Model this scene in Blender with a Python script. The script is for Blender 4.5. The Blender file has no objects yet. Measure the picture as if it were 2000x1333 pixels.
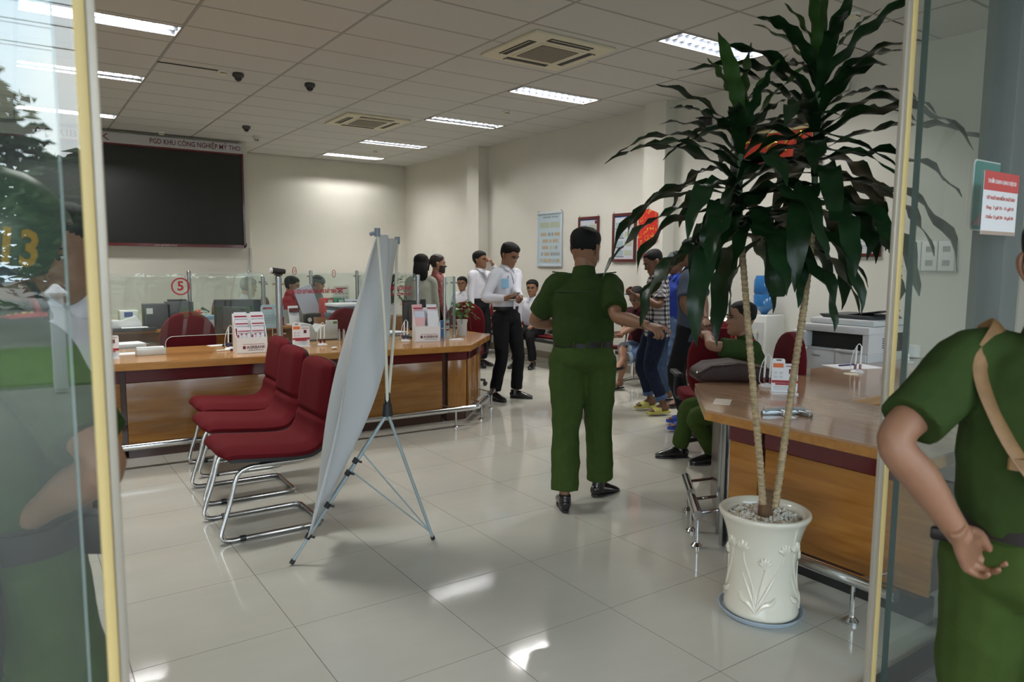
import bpy, bmesh, math, random
import numpy as np
from mathutils import Vector, Matrix, noise
random.seed(7)
R = math.radians
SC = bpy.context.scene
C = SC.collection

# ------------------------------------------------------------------ camera, sky, exposure
CAMZ, FPX, YAW, PITCH, ROLL = 1.51, 1415.6, .60218, .106454, .0071039
FW = np.array([math.sin(YAW)*math.cos(PITCH), math.cos(YAW)*math.cos(PITCH), -math.sin(PITCH)])
_rt = np.array([math.cos(YAW), -math.sin(YAW), 0.]); _up = np.cross(_rt, FW)
RT = _rt*math.cos(ROLL)+_up*math.sin(ROLL); UP = -_rt*math.sin(ROLL)+_up*math.cos(ROLL)
cam = bpy.data.cameras.new('camera'); co = bpy.data.objects.new('camera', cam); C.objects.link(co)
cam.sensor_width = 36; cam.lens = FPX*36/2000; cam.clip_start = .05; cam.clip_end = 300
co.matrix_world = Matrix(((RT[0], UP[0], -FW[0], 0), (RT[1], UP[1], -FW[1], 0), (RT[2], UP[2], -FW[2], CAMZ), (0, 0, 0, 1)))
cam.dof.use_dof = True; cam.dof.focus_distance = 5.2; cam.dof.aperture_fstop = 4.5
SC.camera = co
vs = SC.view_settings
vs.view_transform = 'Standard'; vs.look = 'None'; vs.gamma = 1; vs.use_curve_mapping = False
vs.exposure = -0.52
SC.cycles.use_denoising = True
SC.cycles.max_bounces = 10; SC.cycles.transparent_max_bounces = 24; SC.cycles.diffuse_bounces = 5
SC.cycles.glossy_bounces = 5; SC.cycles.caustics_reflective = False; SC.cycles.caustics_refractive = False
SC.cycles.sample_clamp_indirect = 6
LAMP_W = 48.0
SKY = 10.0
TUBE = 1.2

w = bpy.data.worlds.new('sky'); SC.world = w; w.use_nodes = True
nt = w.node_tree; nt.nodes.clear()
def N(t, typ, **kw):
    n = t.nodes.new(typ)
    for k, v in kw.items():
        if k in n.inputs: n.inputs[k].default_value = v
        else: setattr(n, k, v)
    return n
tc = N(nt, 'ShaderNodeTexCoord'); ns = N(nt, 'ShaderNodeTexNoise'); ns.inputs['Scale'].default_value = 2.2; ns.inputs['Detail'].default_value = 6
rp = N(nt, 'ShaderNodeValToRGB'); rp.color_ramp.elements[0].position = .40; rp.color_ramp.elements[0].color = (.55, .75, .98, 1)
rp.color_ramp.elements[1].position = .58; rp.color_ramp.elements[1].color = (1, 1, 1, 1)
bg = N(nt, 'ShaderNodeBackground'); bg.inputs['Strength'].default_value = SKY; ow = N(nt, 'ShaderNodeOutputWorld')
nt.links.new(tc.outputs['Generated'], ns.inputs['Vector']); nt.links.new(ns.outputs['Fac'], rp.inputs['Fac'])
nt.links.new(rp.outputs['Color'], bg.inputs['Color']); nt.links.new(bg.outputs['Background'], ow.inputs['Surface'])

# ------------------------------------------------------------------ helpers
def at(px, py, d):
    """the world point seen at pixel (px, py) of the 2000x1333 photograph, d metres in front of the camera"""
    return np.array([0, 0, CAMZ])+(FW+RT*((px-1000)/FPX)-UP*((py-666.5)/FPX))*d
def on(px, py, axis, val):
    """the same on the plane x, y or z = val"""
    o = np.array([0, 0, CAMZ]); d = FW+RT*((px-1000)/FPX)-UP*((py-666.5)/FPX)
    return o+d*((val-o[axis])/d[axis])
def depth(p): return float((np.array(p)-np.array([0, 0, CAMZ]))@FW)
MATS = {}
def mat(name, col, rough=.5, metal=0, spec=.5, var=0, vscale=8, bump=0, bscale=40, stretch=None, coat=0, trans=0, emit=0, sss=0, col2=None, sheen=0):
    if name in MATS: return MATS[name]
    m = bpy.data.materials.new(name); m.use_nodes = True; t = m.node_tree; b = t.nodes['Principled BSDF']
    b.inputs['Base Color'].default_value = (*col, 1); spec = min(spec, .15) if rough >= .8 else spec; b.inputs['Roughness'].default_value = rough; b.inputs['Metallic'].default_value = metal
    b.inputs['Specular IOR Level'].default_value = spec; b.inputs['Coat Weight'].default_value = coat; b.inputs['Coat Roughness'].default_value = .08
    b.inputs['Transmission Weight'].default_value = trans
    if sheen: b.inputs['Sheen Weight'].default_value = sheen
    if sss: b.inputs['Subsurface Weight'].default_value = sss; b.inputs['Subsurface Radius'].default_value = (.01, .004, .002)
    if emit: b.inputs['Emission Color'].default_value = (*col, 1); b.inputs['Emission Strength'].default_value = emit
    if var or bump:
        tc = N(t, 'ShaderNodeTexCoord'); mp = N(t, 'ShaderNodeMapping'); t.links.new(tc.outputs['Object'], mp.inputs['Vector'])
        if stretch: mp.inputs['Scale'].default_value = stretch
    if var:
        n = N(t, 'ShaderNodeTexNoise'); n.inputs['Scale'].default_value = vscale; n.inputs['Detail'].default_value = 5; n.inputs['Roughness'].default_value = .6
        t.links.new(mp.outputs['Vector'], n.inputs['Vector'])
        r = N(t, 'ShaderNodeValToRGB'); r.color_ramp.elements[0].position = .32; r.color_ramp.elements[1].position = .68
        c2 = col2 or tuple(c*(1-var) for c in col)
        r.color_ramp.elements[0].color = (*c2, 1); r.color_ramp.elements[1].color = (*[min(1, c*(1+var*.25)) for c in col], 1)
        t.links.new(n.outputs['Fac'], r.inputs['Fac']); t.links.new(r.outputs['Color'], b.inputs['Base Color'])
    if bump:
        n2 = N(t, 'ShaderNodeTexNoise'); n2.inputs['Scale'].default_value = bscale; n2.inputs['Detail'].default_value = 3
        t.links.new(mp.outputs['Vector'], n2.inputs['Vector'])
        bp = N(t, 'ShaderNodeBump'); bp.inputs['Strength'].default_value = bump; bp.inputs['Distance'].default_value = .01
        t.links.new(n2.outputs['Fac'], bp.inputs['Height']); t.links.new(bp.outputs['Normal'], b.inputs['Normal'])
    MATS[name] = m; return m
def wood(name, c1, c2, rough=.28, axis='X', scale=1., coat=.3):
    if name in MATS: return MATS[name]
    m = bpy.data.materials.new(name); m.use_nodes = True; t = m.node_tree; b = t.nodes['Principled BSDF']
    b.inputs['Roughness'].default_value = rough; b.inputs['Coat Weight'].default_value = coat; b.inputs['Coat Roughness'].default_value = .06
    tc = N(t, 'ShaderNodeTexCoord'); mp = N(t, 'ShaderNodeMapping'); t.links.new(tc.outputs['Object'], mp.inputs['Vector'])
    mp.inputs['Scale'].default_value = {'X': (.8*scale, 9*scale, 9*scale), 'Z': (9*scale, 9*scale, .8*scale), 'Y': (9*scale, .8*scale, 9*scale)}[axis]
    n = N(t, 'ShaderNodeTexNoise'); n.inputs['Scale'].default_value = 1.8; n.inputs['Detail'].default_value = 7; n.inputs['Distortion'].default_value = 1.2
    t.links.new(mp.outputs['Vector'], n.inputs['Vector'])
    r = N(t, 'ShaderNodeValToRGB'); r.color_ramp.elements[0].position = .3; r.color_ramp.elements[1].position = .7
    r.color_ramp.elements[0].color = (*c1, 1); r.color_ramp.elements[1].color = (*c2, 1)
    t.links.new(n.outputs['Fac'], r.inputs['Fac']); t.links.new(r.outputs['Color'], b.inputs['Base Color'])
    MATS[name] = m; return m
def glass(name, tint=(.86, .93, .9), ior=1.75, rough=0., extra=0.):
    """thin architectural pane: clear with a mirror reflection that grows towards grazing angles"""
    if name in MATS: return MATS[name]
    m = bpy.data.materials.new(name); m.use_nodes = True; t = m.node_tree; t.nodes.clear()
    tr = N(t, 'ShaderNodeBsdfTransparent'); tr.inputs['Color'].default_value = (*tint, 1)
    gl = N(t, 'ShaderNodeBsdfGlossy'); gl.inputs['Roughness'].default_value = rough; gl.inputs['Color'].default_value = (.95, 1, .98, 1)
    fr = N(t, 'ShaderNodeFresnel'); fr.inputs['IOR'].default_value = ior
    ge = N(t, 'ShaderNodeNewGeometry'); iv = N(t, 'ShaderNodeMath', operation='SUBTRACT'); iv.inputs[0].default_value = 1
    t.links.new(ge.outputs['Backfacing'], iv.inputs[1])
    mu = N(t, 'ShaderNodeMath', operation='MULTIPLY'); t.links.new(fr.outputs['Fac'], mu.inputs[0]); t.links.new(iv.outputs[0], mu.inputs[1])
    mx = N(t, 'ShaderNodeMixShader'); ou = N(t, 'ShaderNodeOutputMaterial')
    t.links.new(mu.outputs[0], mx.inputs['Fac']); t.links.new(tr.outputs[0], mx.inputs[1]); t.links.new(gl.outputs[0], mx.inputs[2])
    last = mx
    if extra:
        df = N(t, 'ShaderNodeBsdfDiffuse'); df.inputs['Color'].default_value = (.8, .85, .85, 1)
        m2 = N(t, 'ShaderNodeMixShader'); m2.inputs['Fac'].default_value = extra
        t.links.new(mx.outputs[0], m2.inputs[1]); t.links.new(df.outputs[0], m2.inputs[2]); last = m2
    t.links.new(last.outputs[0], ou.inputs['Surface']); MATS[name] = m; return m

class MB:
    def __init__(s): s.v = []; s.f = []
    def add(s, v, f):
        o = len(s.v); s.v += [tuple(map(float, p)) for p in v]; s.f += [tuple(i+o for i in q) for q in f]; return s
    def box(s, x0, x1, y0, y1, z0, z1):
        v = [(x, y, z) for z in (z0, z1) for y in (y0, y1) for x in (x0, x1)]
        return s.add(v, [(0, 2, 3, 1), (4, 5, 7, 6), (0, 1, 5, 4), (2, 6, 7, 3), (0, 4, 6, 2), (1, 3, 7, 5)])
    def obox(s, c, size, m=None):
        hx, hy, hz = [a/2 for a in size]; m = m if m is not None else Matrix.Identity(3)
        v = [Vector(c)+m@Vector((x, y, z)) for z in (-hz, hz) for y in (-hy, hy) for x in (-hx, hx)]
        return s.add(v, [(0, 2, 3, 1), (4, 5, 7, 6), (0, 1, 5, 4), (2, 6, 7, 3), (0, 4, 6, 2), (1, 3, 7, 5)])
    def bar(s, a, b, w_, h_, up=(0, 0, 1)):
        a, b = Vector(a), Vector(b); d = (b-a); L = d.length; d.normalize(); u = Vector(up)
        if abs(d.dot(u)) > .98: u = Vector((1, 0, 0))
        x = d.cross(u).normalized(); z = x.cross(d)
        return s.obox((a+b)/2, (w_, L, h_), Matrix((x, d, z)).transposed())
    def tube(s, pts, r, n=10, sub=1, side=None, closed=False, caps=True):
        v, f = tube(pts, r, n, sub, side, caps, closed); return s.add(v, f)
    def cyl(s, a, b, r0, r1=None, n=14): return s.tube([a, b], [r0, r1 if r1 is not None else r0], n)
    def lathe(s, prof, c=(0, 0, 0), n=28):
        v = []; f = []; k = len(prof)
        for r_, z in prof:
            for i in range(n):
                a = 2*math.pi*i/n; v.append((c[0]+r_*math.cos(a), c[1]+r_*math.sin(a), c[2]+z))
        for j in range(k-1):
            for i in range(n):
                f.append((j*n+i, j*n+(i+1) % n, (j+1)*n+(i+1) % n, (j+1)*n+i))
        f.append(tuple(range(n-1, -1, -1))); f.append(tuple((k-1)*n+i for i in range(n)))
        return s.add(v, f)
    def prism(s, poly, z0, z1, m=None):
        n = len(poly); v = [(x, y, z0) for x, y in poly]+[(x, y, z1) for x, y in poly]
        if m: v = [m(p) for p in v]
        f = [tuple(range(n-1, -1, -1)), tuple(range(n, 2*n))]+[(i, (i+1) % n, n+(i+1) % n, n+i) for i in range(n)]
        return s.add(v, f)
    def ball(s, c, r, nu=14, nv=9):
        rr = r if hasattr(r, '__len__') else (r, r, r); prof = []
        v = []; f = []
        for j in range(1, nv):
            t = math.pi*j/nv
            for i in range(nu):
                a = 2*math.pi*i/nu; v.append((c[0]+rr[0]*math.sin(t)*math.cos(a), c[1]+rr[1]*math.sin(t)*math.sin(a), c[2]-rr[2]*math.cos(t)))
        v += [(c[0], c[1], c[2]-rr[2]), (c[0], c[1], c[2]+rr[2])]; b, t_ = len(v)-2, len(v)-1
        for j in range(nv-2):
            for i in range(nu): f.append((j*nu+i, j*nu+(i+1) % nu, (j+1)*nu+(i+1) % nu, (j+1)*nu+i))
        for i in range(nu): f.append((b, (i+1) % nu, i)); f.append((t_, (nv-2)*nu+i, (nv-2)*nu+(i+1) % nu))
        return s.add(v, f)
    def mesh(s, name, m, smooth=False, bevel=0, seg=2):
        me = bpy.data.meshes.new(name); me.from_pydata(s.v, [], s.f)
        if bevel:
            bm = bmesh.new(); bm.from_mesh(me)
            es = [e for e in bm.edges if len(e.link_faces) == 2 and e.calc_face_angle(0) > .5]
            bmesh.ops.bevel(bm, geom=es, offset=bevel, segments=seg, affect='EDGES', profile=.5, clamp_overlap=True)
            bm.to_mesh(me); bm.free()
        if m: me.materials.append(m)
        if smooth or bevel:
            me.polygons.foreach_set('use_smooth', [True]*len(me.polygons)); me.set_sharp_from_angle(angle=R(42))
        me.update(); return me
    def build(s, name, m, parent=None, smooth=False, bevel=0, seg=2, loc=None, rot=None):
        return link(name, s.mesh(name, m, smooth, bevel, seg), parent, loc, rot)
def link(name, me, parent=None, loc=None, rot=None, mw=None):
    o = bpy.data.objects.new(name, me); C.objects.link(o)
    if parent: o.parent = parent
    if loc is not None: o.location = loc
    if rot is not None: o.rotation_euler = rot
    if mw is not None: o.matrix_local = mw
    return o
def catmull(P_, sub):
    P_ = np.asarray(P_, float)
    if sub <= 1 or len(P_) < 3: 
        if sub > 1: return np.concatenate([P_[:1]+(P_[1:]-P_[:1])*t for t in np.linspace(0, 1, sub+1)[:, None, None]], 0).reshape(-1, P_.shape[1])
        return P_
    Q = np.vstack([2*P_[0]-P_[1], P_, 2*P_[-1]-P_[-2]]); out = []
    for i in range(1, len(Q)-2):
        for t in np.linspace(0, 1, sub, endpoint=False):
            a, b, c, d = Q[i-1], Q[i], Q[i+1], Q[i+2]
            out.append(.5*((2*b)+(-a+c)*t+(2*a-5*b+4*c-d)*t*t+(-a+3*b-3*c+d)*t**3))
    out.append(P_[-1]); return np.array(out)
def tube(pts, r, n=10, sub=1, side=None, caps=True, closed=False):
    """closed tube along pts; r one radius, a list of radii, or a list of (a, b) half axes (a along side)"""
    pts = np.asarray(pts, float); k = len(pts)
    if not hasattr(r, '__len__'): r = [r]*k
    rr = np.array([(q, q) if not hasattr(q, '__len__') else q for q in r], float)
    if sub > 1:
        A = catmull(np.hstack([pts, rr]), sub); pts, rr = A[:, :3], np.maximum(A[:, 3:], .0008)
    k = len(pts); T = np.zeros_like(pts)
    if closed: T = np.roll(pts, -1, 0)-np.roll(pts, 1, 0)
    else:
        T[1:-1] = pts[2:]-pts[:-2]; T[0] = pts[1]-pts[0]; T[-1] = pts[-1]-pts[-2]
    T /= np.maximum(np.linalg.norm(T, axis=1, keepdims=True), 1e-9)
    if side is None:
        s0 = np.cross(T[0], (0, 0, 1));
        if np.linalg.norm(s0) < .1: s0 = np.cross(T[0], (0, 1, 0))
        side = s0
    s_ = np.asarray(side, float); v = []; f = []; fixed = s_.ndim == 1 and side is not None
    prev = s_ if s_.ndim == 1 else s_[0]
    ang = np.arange(n)*2*math.pi/n
    for i in range(k):
        sd = prev if s_.ndim == 1 else s_[min(i, len(s_)-1)]
        sd = sd-T[i]*(sd@T[i]); L = np.linalg.norm(sd)
        sd = sd/L if L > 1e-6 else prev
        prev = sd; u = np.cross(T[i], sd)
        v.append(pts[i]+np.outer(np.cos(ang)*rr[i, 0], sd)+np.outer(np.sin(ang)*rr[i, 1], u))
    v = np.concatenate(v)
    for i in range(k-1 if not closed else k):
        j = (i+1) % k
        for a in range(n): f.append((i*n+a, i*n+(a+1) % n, j*n+(a+1) % n, j*n+a))
    if caps and not closed: f.append(tuple(range(n-1, -1, -1))); f.append(tuple((k-1)*n+a for a in range(n)))
    return v, f
def tag(o, label=None, cat=None, group=None, kind=None):
    if label: o['label'] = label
    if cat: o['category'] = cat
    if group: o['group'] = group
    if kind: o['kind'] = kind
    return o
def thing(name, label, cat, loc=(0, 0, 0), rz=0, group=None):
    o = bpy.data.objects.new(name, None); C.objects.link(o); o.location = loc; o.rotation_euler = (0, 0, rz); o.empty_display_size = .1
    return tag(o, label, cat, group)
def copy_tree(o, parent=None):
    c = o.copy(); C.objects.link(c); c.parent = parent
    for ch in list(o.children): copy_tree(ch, c)
    return c
def dup(o, loc, rz, label, group=None):
    c = copy_tree(o); c.location = loc; c.rotation_euler = (0, 0, rz); c['label'] = label
    if group: c['group'] = group
    return c
def struct(o): o['kind'] = 'structure'; return o
def text(s, m, parent, loc, width=None, height=.05, rot=(R(90), 0, 0), name='lettering', depth_=.001, bold=0., align='CENTER'):
    cu = bpy.data.curves.new('t', 'FONT'); cu.body = s; cu.align_x = align; cu.align_y = 'CENTER'; cu.size = 1; cu.extrude = .004; cu.offset = bold; cu.resolution_u = 2
    o = bpy.data.objects.new('t', cu); C.objects.link(o); bpy.context.view_layer.update()
    me = bpy.data.meshes.new_from_object(o.evaluated_get(bpy.context.evaluated_depsgraph_get())); bpy.data.objects.remove(o); bpy.data.curves.remove(cu)
    co_ = np.zeros(len(me.vertices)*3); me.vertices.foreach_get('co', co_); co_ = co_.reshape(-1, 3)
    if len(co_):
        wd = np.ptp(co_[:, 0]); sy = height/.72; sx = sy if not width else width/wd
        co_[:, 0] *= sx; co_[:, 1] *= sy; co_[:, 2] *= depth_/.004; me.vertices.foreach_set('co', co_.ravel())
    me.materials.clear(); me.materials.append(m); me.name = name; me.update()
    return link(name, me, parent, loc, rot)
# ------------------------------------------------------------------ materials
WALL = mat('wall_paint', (.69, .67, .60), .7, var=.04, vscale=1.5)
CEIL = mat('ceiling_tile_white', (.62, .62, .60), .9, bump=.15, bscale=180)
TBAR = mat('grid_bar_white', (.33, .325, .31), .5)
FLT = mat('polished_floor_tile', (.54, .525, .46), .075, spec=.4, var=.07, vscale=1.1, stretch=(1, 3.2, 1))
GROUT = mat('dark_grout', (.16, .14, .12), .8)
STEEL = mat('chrome_steel', (.72, .73, .75), .13, 1)
BRUSH = mat('brushed_steel', (.50, .51, .52), .3, 1)
DARK = mat('black_plastic', (.018, .018, .02), .4)
CHAR = mat('charcoal_plastic', (.05, .055, .06), .45)
GREYP = mat('grey_plastic', (.36, .38, .38), .45)
LGREY = mat('light_grey_plastic', (.58, .59, .58), .42)
WHITE = mat('white_gloss', (.80, .80, .80), .35)
PAPER = mat('paper_white', (.80, .81, .84), .7)
CREAM = mat('cream_plastic', (.72, .68, .52), .45)
IVORY = mat('ivory_pole', (.78, .74, .60), .4)
ALU = mat('grey_aluminium', (.14, .16, .16), .45, .2)
PALEBLUE = mat('pale_steel_blue_tube', (.40, .48, .50), .35, .3)
REDP = mat('bank_red_print', (.36, .02, .035), .5)
MAROON = mat('maroon_lacquer', (.115, .008, .012), .22, coat=.4)
FABRED = mat('burgundy_upholstery', (.125, .007, .011), .85, var=.15, vscale=60, bump=.25, bscale=600)
FABRED2 = mat('dark_burgundy_upholstery', (.10, .006, .010), .85, bump=.2, bscale=500)
WOODT = wood('counter_veneer', (.36, .165, .045), (.55, .28, .085), .22)
WOODP = wood('front_veneer', (.27, .105, .018), (.42, .185, .038), .25)
WOODV = wood('upright_veneer', (.27, .105, .018), (.42, .185, .038), .25, 'Z')
WOODE = wood('edge_veneer', (.34, .145, .03), (.46, .21, .05), .25)
WOODK = wood('brown_desk_veneer', (.20, .08, .022), (.30, .13, .04), .22)
WOODB = wood('pale_brown_top', (.34, .19, .10), (.47, .28, .165), .16, 'Y', .7)
DKWOOD = mat('dark_brown_trim', (.06, .022, .012), .3, coat=.3)
GLASS = glass('clear_glass', (.96, .98, .97))
GLASSD = glass('door_glass', (.955, .975, .965), 1.75, extra=.01)
GLASSP = glass('partition_glass', (.95, .975, .965), 1.6, extra=.008)
GLASSC = glass('tinted_curved_glass', (.86, .93, .92), 1.7, extra=.03)
GEDGE = mat('green_glass_edge', (.01, .05, .045), .15, spec=.8)
BLACK = mat('matt_black', (.012, .013, .012), .6)
LEDM = mat('led_panel', (.012, .014, .012), .55, var=.3, vscale=240)
CERAM = mat('cream_glazed_ceramic', (.66, .625, .52), .14, coat=.5)
INK = mat('dark_ink', (.05, .05, .07), .7)
YELLOW = mat('helmet_yellow', (.75, .42, .02), .5)
GOLD = mat('gold_metal', (.75, .5, .12), .25, 1)
OLIVE = mat('police_green_cloth', (.029, .053, .012), .85, var=.12, vscale=25, bump=.2, bscale=500)
OLIVET = mat('police_green_trousers', (.041, .071, .014), .85, var=.12, vscale=25, bump=.2, bscale=500)

def frame_mat(): return mat('louvre_mirror_white', (.27, .29, .33), .3, .9)
LOUV = frame_mat()
TUBEM = mat('fluorescent_tube', (.86, .93, 1.), .5, emit=TUBE)

# ------------------------------------------------------------------ the room
H = 3.562; XW = 7.05; YB = 14.35; XL = -3.0; YF = 1.27; YS = 13.2; XS = 3.47
GX = [1.353+1.21*i for i in range(-4, 5)]; GY = [6.45+.605*j for j in range(-9, 14)]
TX, TY, TS = .889, 3.478, .6044
fl = MB().box(XL, XW+.2, YF-.22, YB+.2, -.12, -.0025).build('floor', mat('floor_base', (.50, .47, .40), .09, var=.07, vscale=1)); struct(fl)
tile_me = MB().box(.0015, TS-.0015, .0015, TS-.0015, -.0024, 0).mesh('floor_tile', FLT)
grout = MB()
tx = []
for m in range(-8, 12):
    for n in range(-4, 19):
        x0, y0 = TX+TS*m, TY+TS*n
        if x0+TS > XW+.01 or y0+TS > YB or y0 < YF-.25: continue
        cx, cy = x0+TS/2, y0+TS/2; d = depth((cx, cy, 0))
        if d < .8: continue
        v = np.array([cx, cy, -CAMZ]); px = 1000+FPX*(v@RT)/d; py = 666-FPX*(v@UP)/d
        if -250 < px < 2250 and py < 1700 and not (y0 > 6.7 and x0 < 3.4) and y0 < 12: tx.append((x0, y0))
for x0, y0 in tx: link('floor_tile', tile_me, fl, (x0, y0, 0))
gl_ = MB()
for m in range(-7, 12): gl_.box(TX+TS*m-.0015, TX+TS*m+.0015, YF-.2, YB, -.0024, -.0006)
for n in range(-4, 19): gl_.box(XL, XW, TY+TS*n-.0015, TY+TS*n+.0015, -.0024, -.0006)
tag(gl_.build('grout_lines', GROUT, fl), kind='stuff')

struct(MB().box(XW, XW+.2, YF-.3, YB+.2, 0, H+.12).build('wall_right', WALL))
struct(MB().box(XS, XW+.2, YB, YB+.2, 0, H+.12).build('wall_back', WALL))
struct(MB().box(XL, XS, YS, YB, 0, H+.12).build('wall_screen_side', WALL))
struct(MB().box(XL-.2, XL, YF-.3, YB, 0, H+.12).build('wall_left', WALL))
pb = MB().box(XW-.2, XW, 11.04, 11.44, 0, H).build('column_back', WALL); struct(pb)
pf = MB().box(XW-.2, XW, 6.60, 6.97, 0, H).build('column_front', WALL); struct(pf)
bb = mat('skirting_tile', (.30, .25, .19), .2)
struct(MB().box(XW-.012, XW, YF, 6.60, 0, .1).box(XW-.012, XW, 6.97, 11.04, 0, .1).box(XW-.012, XW, 11.44, YB, 0, .1).build('baseboard_right', bb))
struct(MB().box(XS, XW, YB-.012, YB, 0, .1).build('baseboard_back', bb))

ce = MB().box(XL-.2, XW+.2, YF-.3, YB+.2, H+.12, H+.2).build('ceiling', mat('slab_soffit', (.4, .4, .38), .9)); struct(ce)
LAMPS = [(3, 4.81, 1), (3, 7.255, 1), (3, 9.40, 1), (3, 11.82, 1), (3, 13.62, 1), (-1, 7.275, 1), (-1, 9.40, 1), (-1, 12.0, 1), (-1, 4.83, 1), (1, 4.83, 0)]
LAMPS = [(i, y, s) for i, y, s in LAMPS if not (i == 1)]
ACS = [(4.38, 5.805), (4.38, 10.135)]
tm = MB().box(.012, 1.198, .012, .593, -.006, .008).mesh('ceiling_tile', CEIL, bevel=.003, seg=1)
tiles = 0
def lamp_span(i): return 4.985+.06 if i == 3 else GX[4]-1.21+.0
for i in range(len(GX)):
    for j in range(len(GY)-1):
        x0, y0 = GX[i], GY[j]; x1 = x0+1.21
        if y0 < YF-.1 or y0 > YB: continue
        if x0 > XW: continue
        lp = [l for l in LAMPS if abs(x0-(4.983 if l[0] == 3 else .143)) < .05 and y0-.01 < l[1]-.15 and l[1]+.15 < y0+.62]
        blocked = any(y0 < l[1]+.15 and y0+.605 > l[1]-.15 and abs(x0-(4.983 if l[0] == 3 else .143)) < .05 for l in LAMPS)
        acb = any(x0 < a[0]+.47 and x1 > a[0]-.47 and y0 < a[1]+.46 and y0+.605 > a[1]-.46 for a in ACS)
        xe = min(x1, XW); ye = min(y0+.605, YB)
        if blocked:
            # cut tile: strips before and after the lamp
            l = [l for l in LAMPS if y0 < l[1]+.15 and y0+.605 > l[1]-.15 and abs(x0-(4.983 if l[0] == 3 else .143)) < .05][0]
            a, b = l[1]-.16, l[1]+.16
            for ya, yb in ((y0+.012, min(a, ye-.012)), (max(b, y0+.012), ye-.012)):
                if yb-ya > .02: MB().box(x0+.012, xe-.012, ya, yb, -.006, .008).build('ceiling_tile', CEIL, ce, loc=(0, 0, H+.004))
        elif acb:
            a = [a for a in ACS if x0 < a[0]+.47 and x1 > a[0]-.47 and y0 < a[1]+.46 and y0+.605 > a[1]-.46][0]
            q = MB()
            for (xa, xb, ya, yb) in ((x0+.012, a[0]-.45, y0+.012, ye-.012), (a[0]+.45, xe-.012, y0+.012, ye-.012), (max(x0+.012, a[0]-.45), min(xe-.012, a[0]+.45), y0+.012, min(ye-.012, a[1]-.44)), (max(x0+.012, a[0]-.45), min(xe-.012, a[0]+.45), max(y0+.012, a[1]+.44), ye-.012)):
                if xb-xa > .01 and yb-ya > .01: q.box(xa, xb, ya, yb, -.006, .008)
            if q.v: q.build('ceiling_tile', CEIL, ce, loc=(0, 0, H+.004))
        elif xe-x0 < 1.2 or ye-y0 < .6:
            if xe-x0 > .03 and ye-y0 > .03: MB().box(x0+.012, xe-.001, y0+.012, ye-.001, -.006, .008).build('ceiling_tile', CEIL, ce, loc=(0, 0, H+.004))
        else: link('ceiling_tile', tm, ce, (x0, y0, H+.004))
for x in GX:
    if x < XW: MB().box(x-.012, x+.012, YF, YB, -.003, .03).build('grid_bar', TBAR, ce, loc=(0, 0, H))
for y in GY:
    if YF < y < YB: MB().box(XL, XW, y-.012, y+.012, -.002, .028).build('grid_bar', TBAR, ce, loc=(0, 0, H))

# recessed louvre lights
def make_lamp(name, label, loc, group):
    t = thing(name, label, 'ceiling light', loc, 0, group)
    L, W = 1.19, .30
    b = MB().box(-L/2, L/2, -W/2, W/2, .085, .092).box(-L/2, L/2, -W/2-.004, -W/2, 0, .09).box(-L/2, L/2, W/2, W/2+.004, 0, .09).box(-L/2-.004, -L/2, -W/2, W/2, 0, .09).box(L/2, L/2+.004, -W/2, W/2, 0, .09)
    b.build('reflector_tray', LOUV, t)
    fr = MB()
    for a in ((-L/2-.01, L/2+.01, -W/2-.014, -W/2+.002), (-L/2-.01, L/2+.01, W/2-.002, W/2+.014), (-L/2-.014, -L/2+.002, -W/2, W/2), (L/2-.002, L/2+.014, -W/2, W/2)): fr.box(*a, -.006, .004)
    fr.build('frame', TBAR, t)
    for y in (-.075, .075): MB().tube([(-L/2+.02, y, .06), (L/2-.02, y, .06)], .013, 8).build('tube', TUBEM, t, True)
    fins = MB().box(-L/2, L/2, -.003, .003, .002, .045)
    for k in range(1, 12): fins.box(-L/2+L*k/12-.0015, -L/2+L*k/12+.0015, -W/2, W/2, .004, .04)
    fins.build('louvre', LOUV, t)
    return t
def lamp_light(x, y):
    ld = bpy.data.lights.new('lamp_glow', 'AREA'); ld.shape = 'RECTANGLE'; ld.size = 1.1; ld.size_y = .03; ld.energy = LAMP_W; ld.color = (1, .985, .95); ld.spread = R(180)
    for dy in (-.075, .075): lo = bpy.data.objects.new('lamp_glow', ld); C.objects.link(lo); lo.location = (x, y+dy, H+.044)
lamp0 = None
where = {0: 'nearest the entrance on the right, beside the tall plant', 1: 'second from the front in the right-hand row', 2: 'third from the front in the right-hand row', 3: 'fourth in the right-hand row, above the back counters', 4: 'last in the right-hand row, against the back wall', 5: 'nearest of the left row, beside the door strip', 6: 'middle of the left row', 7: 'farthest of the left row above the screen wall', 8: 'over the entrance on the left'}
for k, (i, y, s) in enumerate(LAMPS):
    x = 5.615 if i == 3 else .748
    lb = 'recessed louvre ceiling light '+where[k]
    if lamp0 is None: lamp0 = make_lamp('ceiling_light', lb, (x, y, H), 'louvre ceiling lights'); lamp0.location = (x, y, H)
    else: dup(lamp0, (x, y, H), 0, lb)
    lamp_light(x, y)

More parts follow.
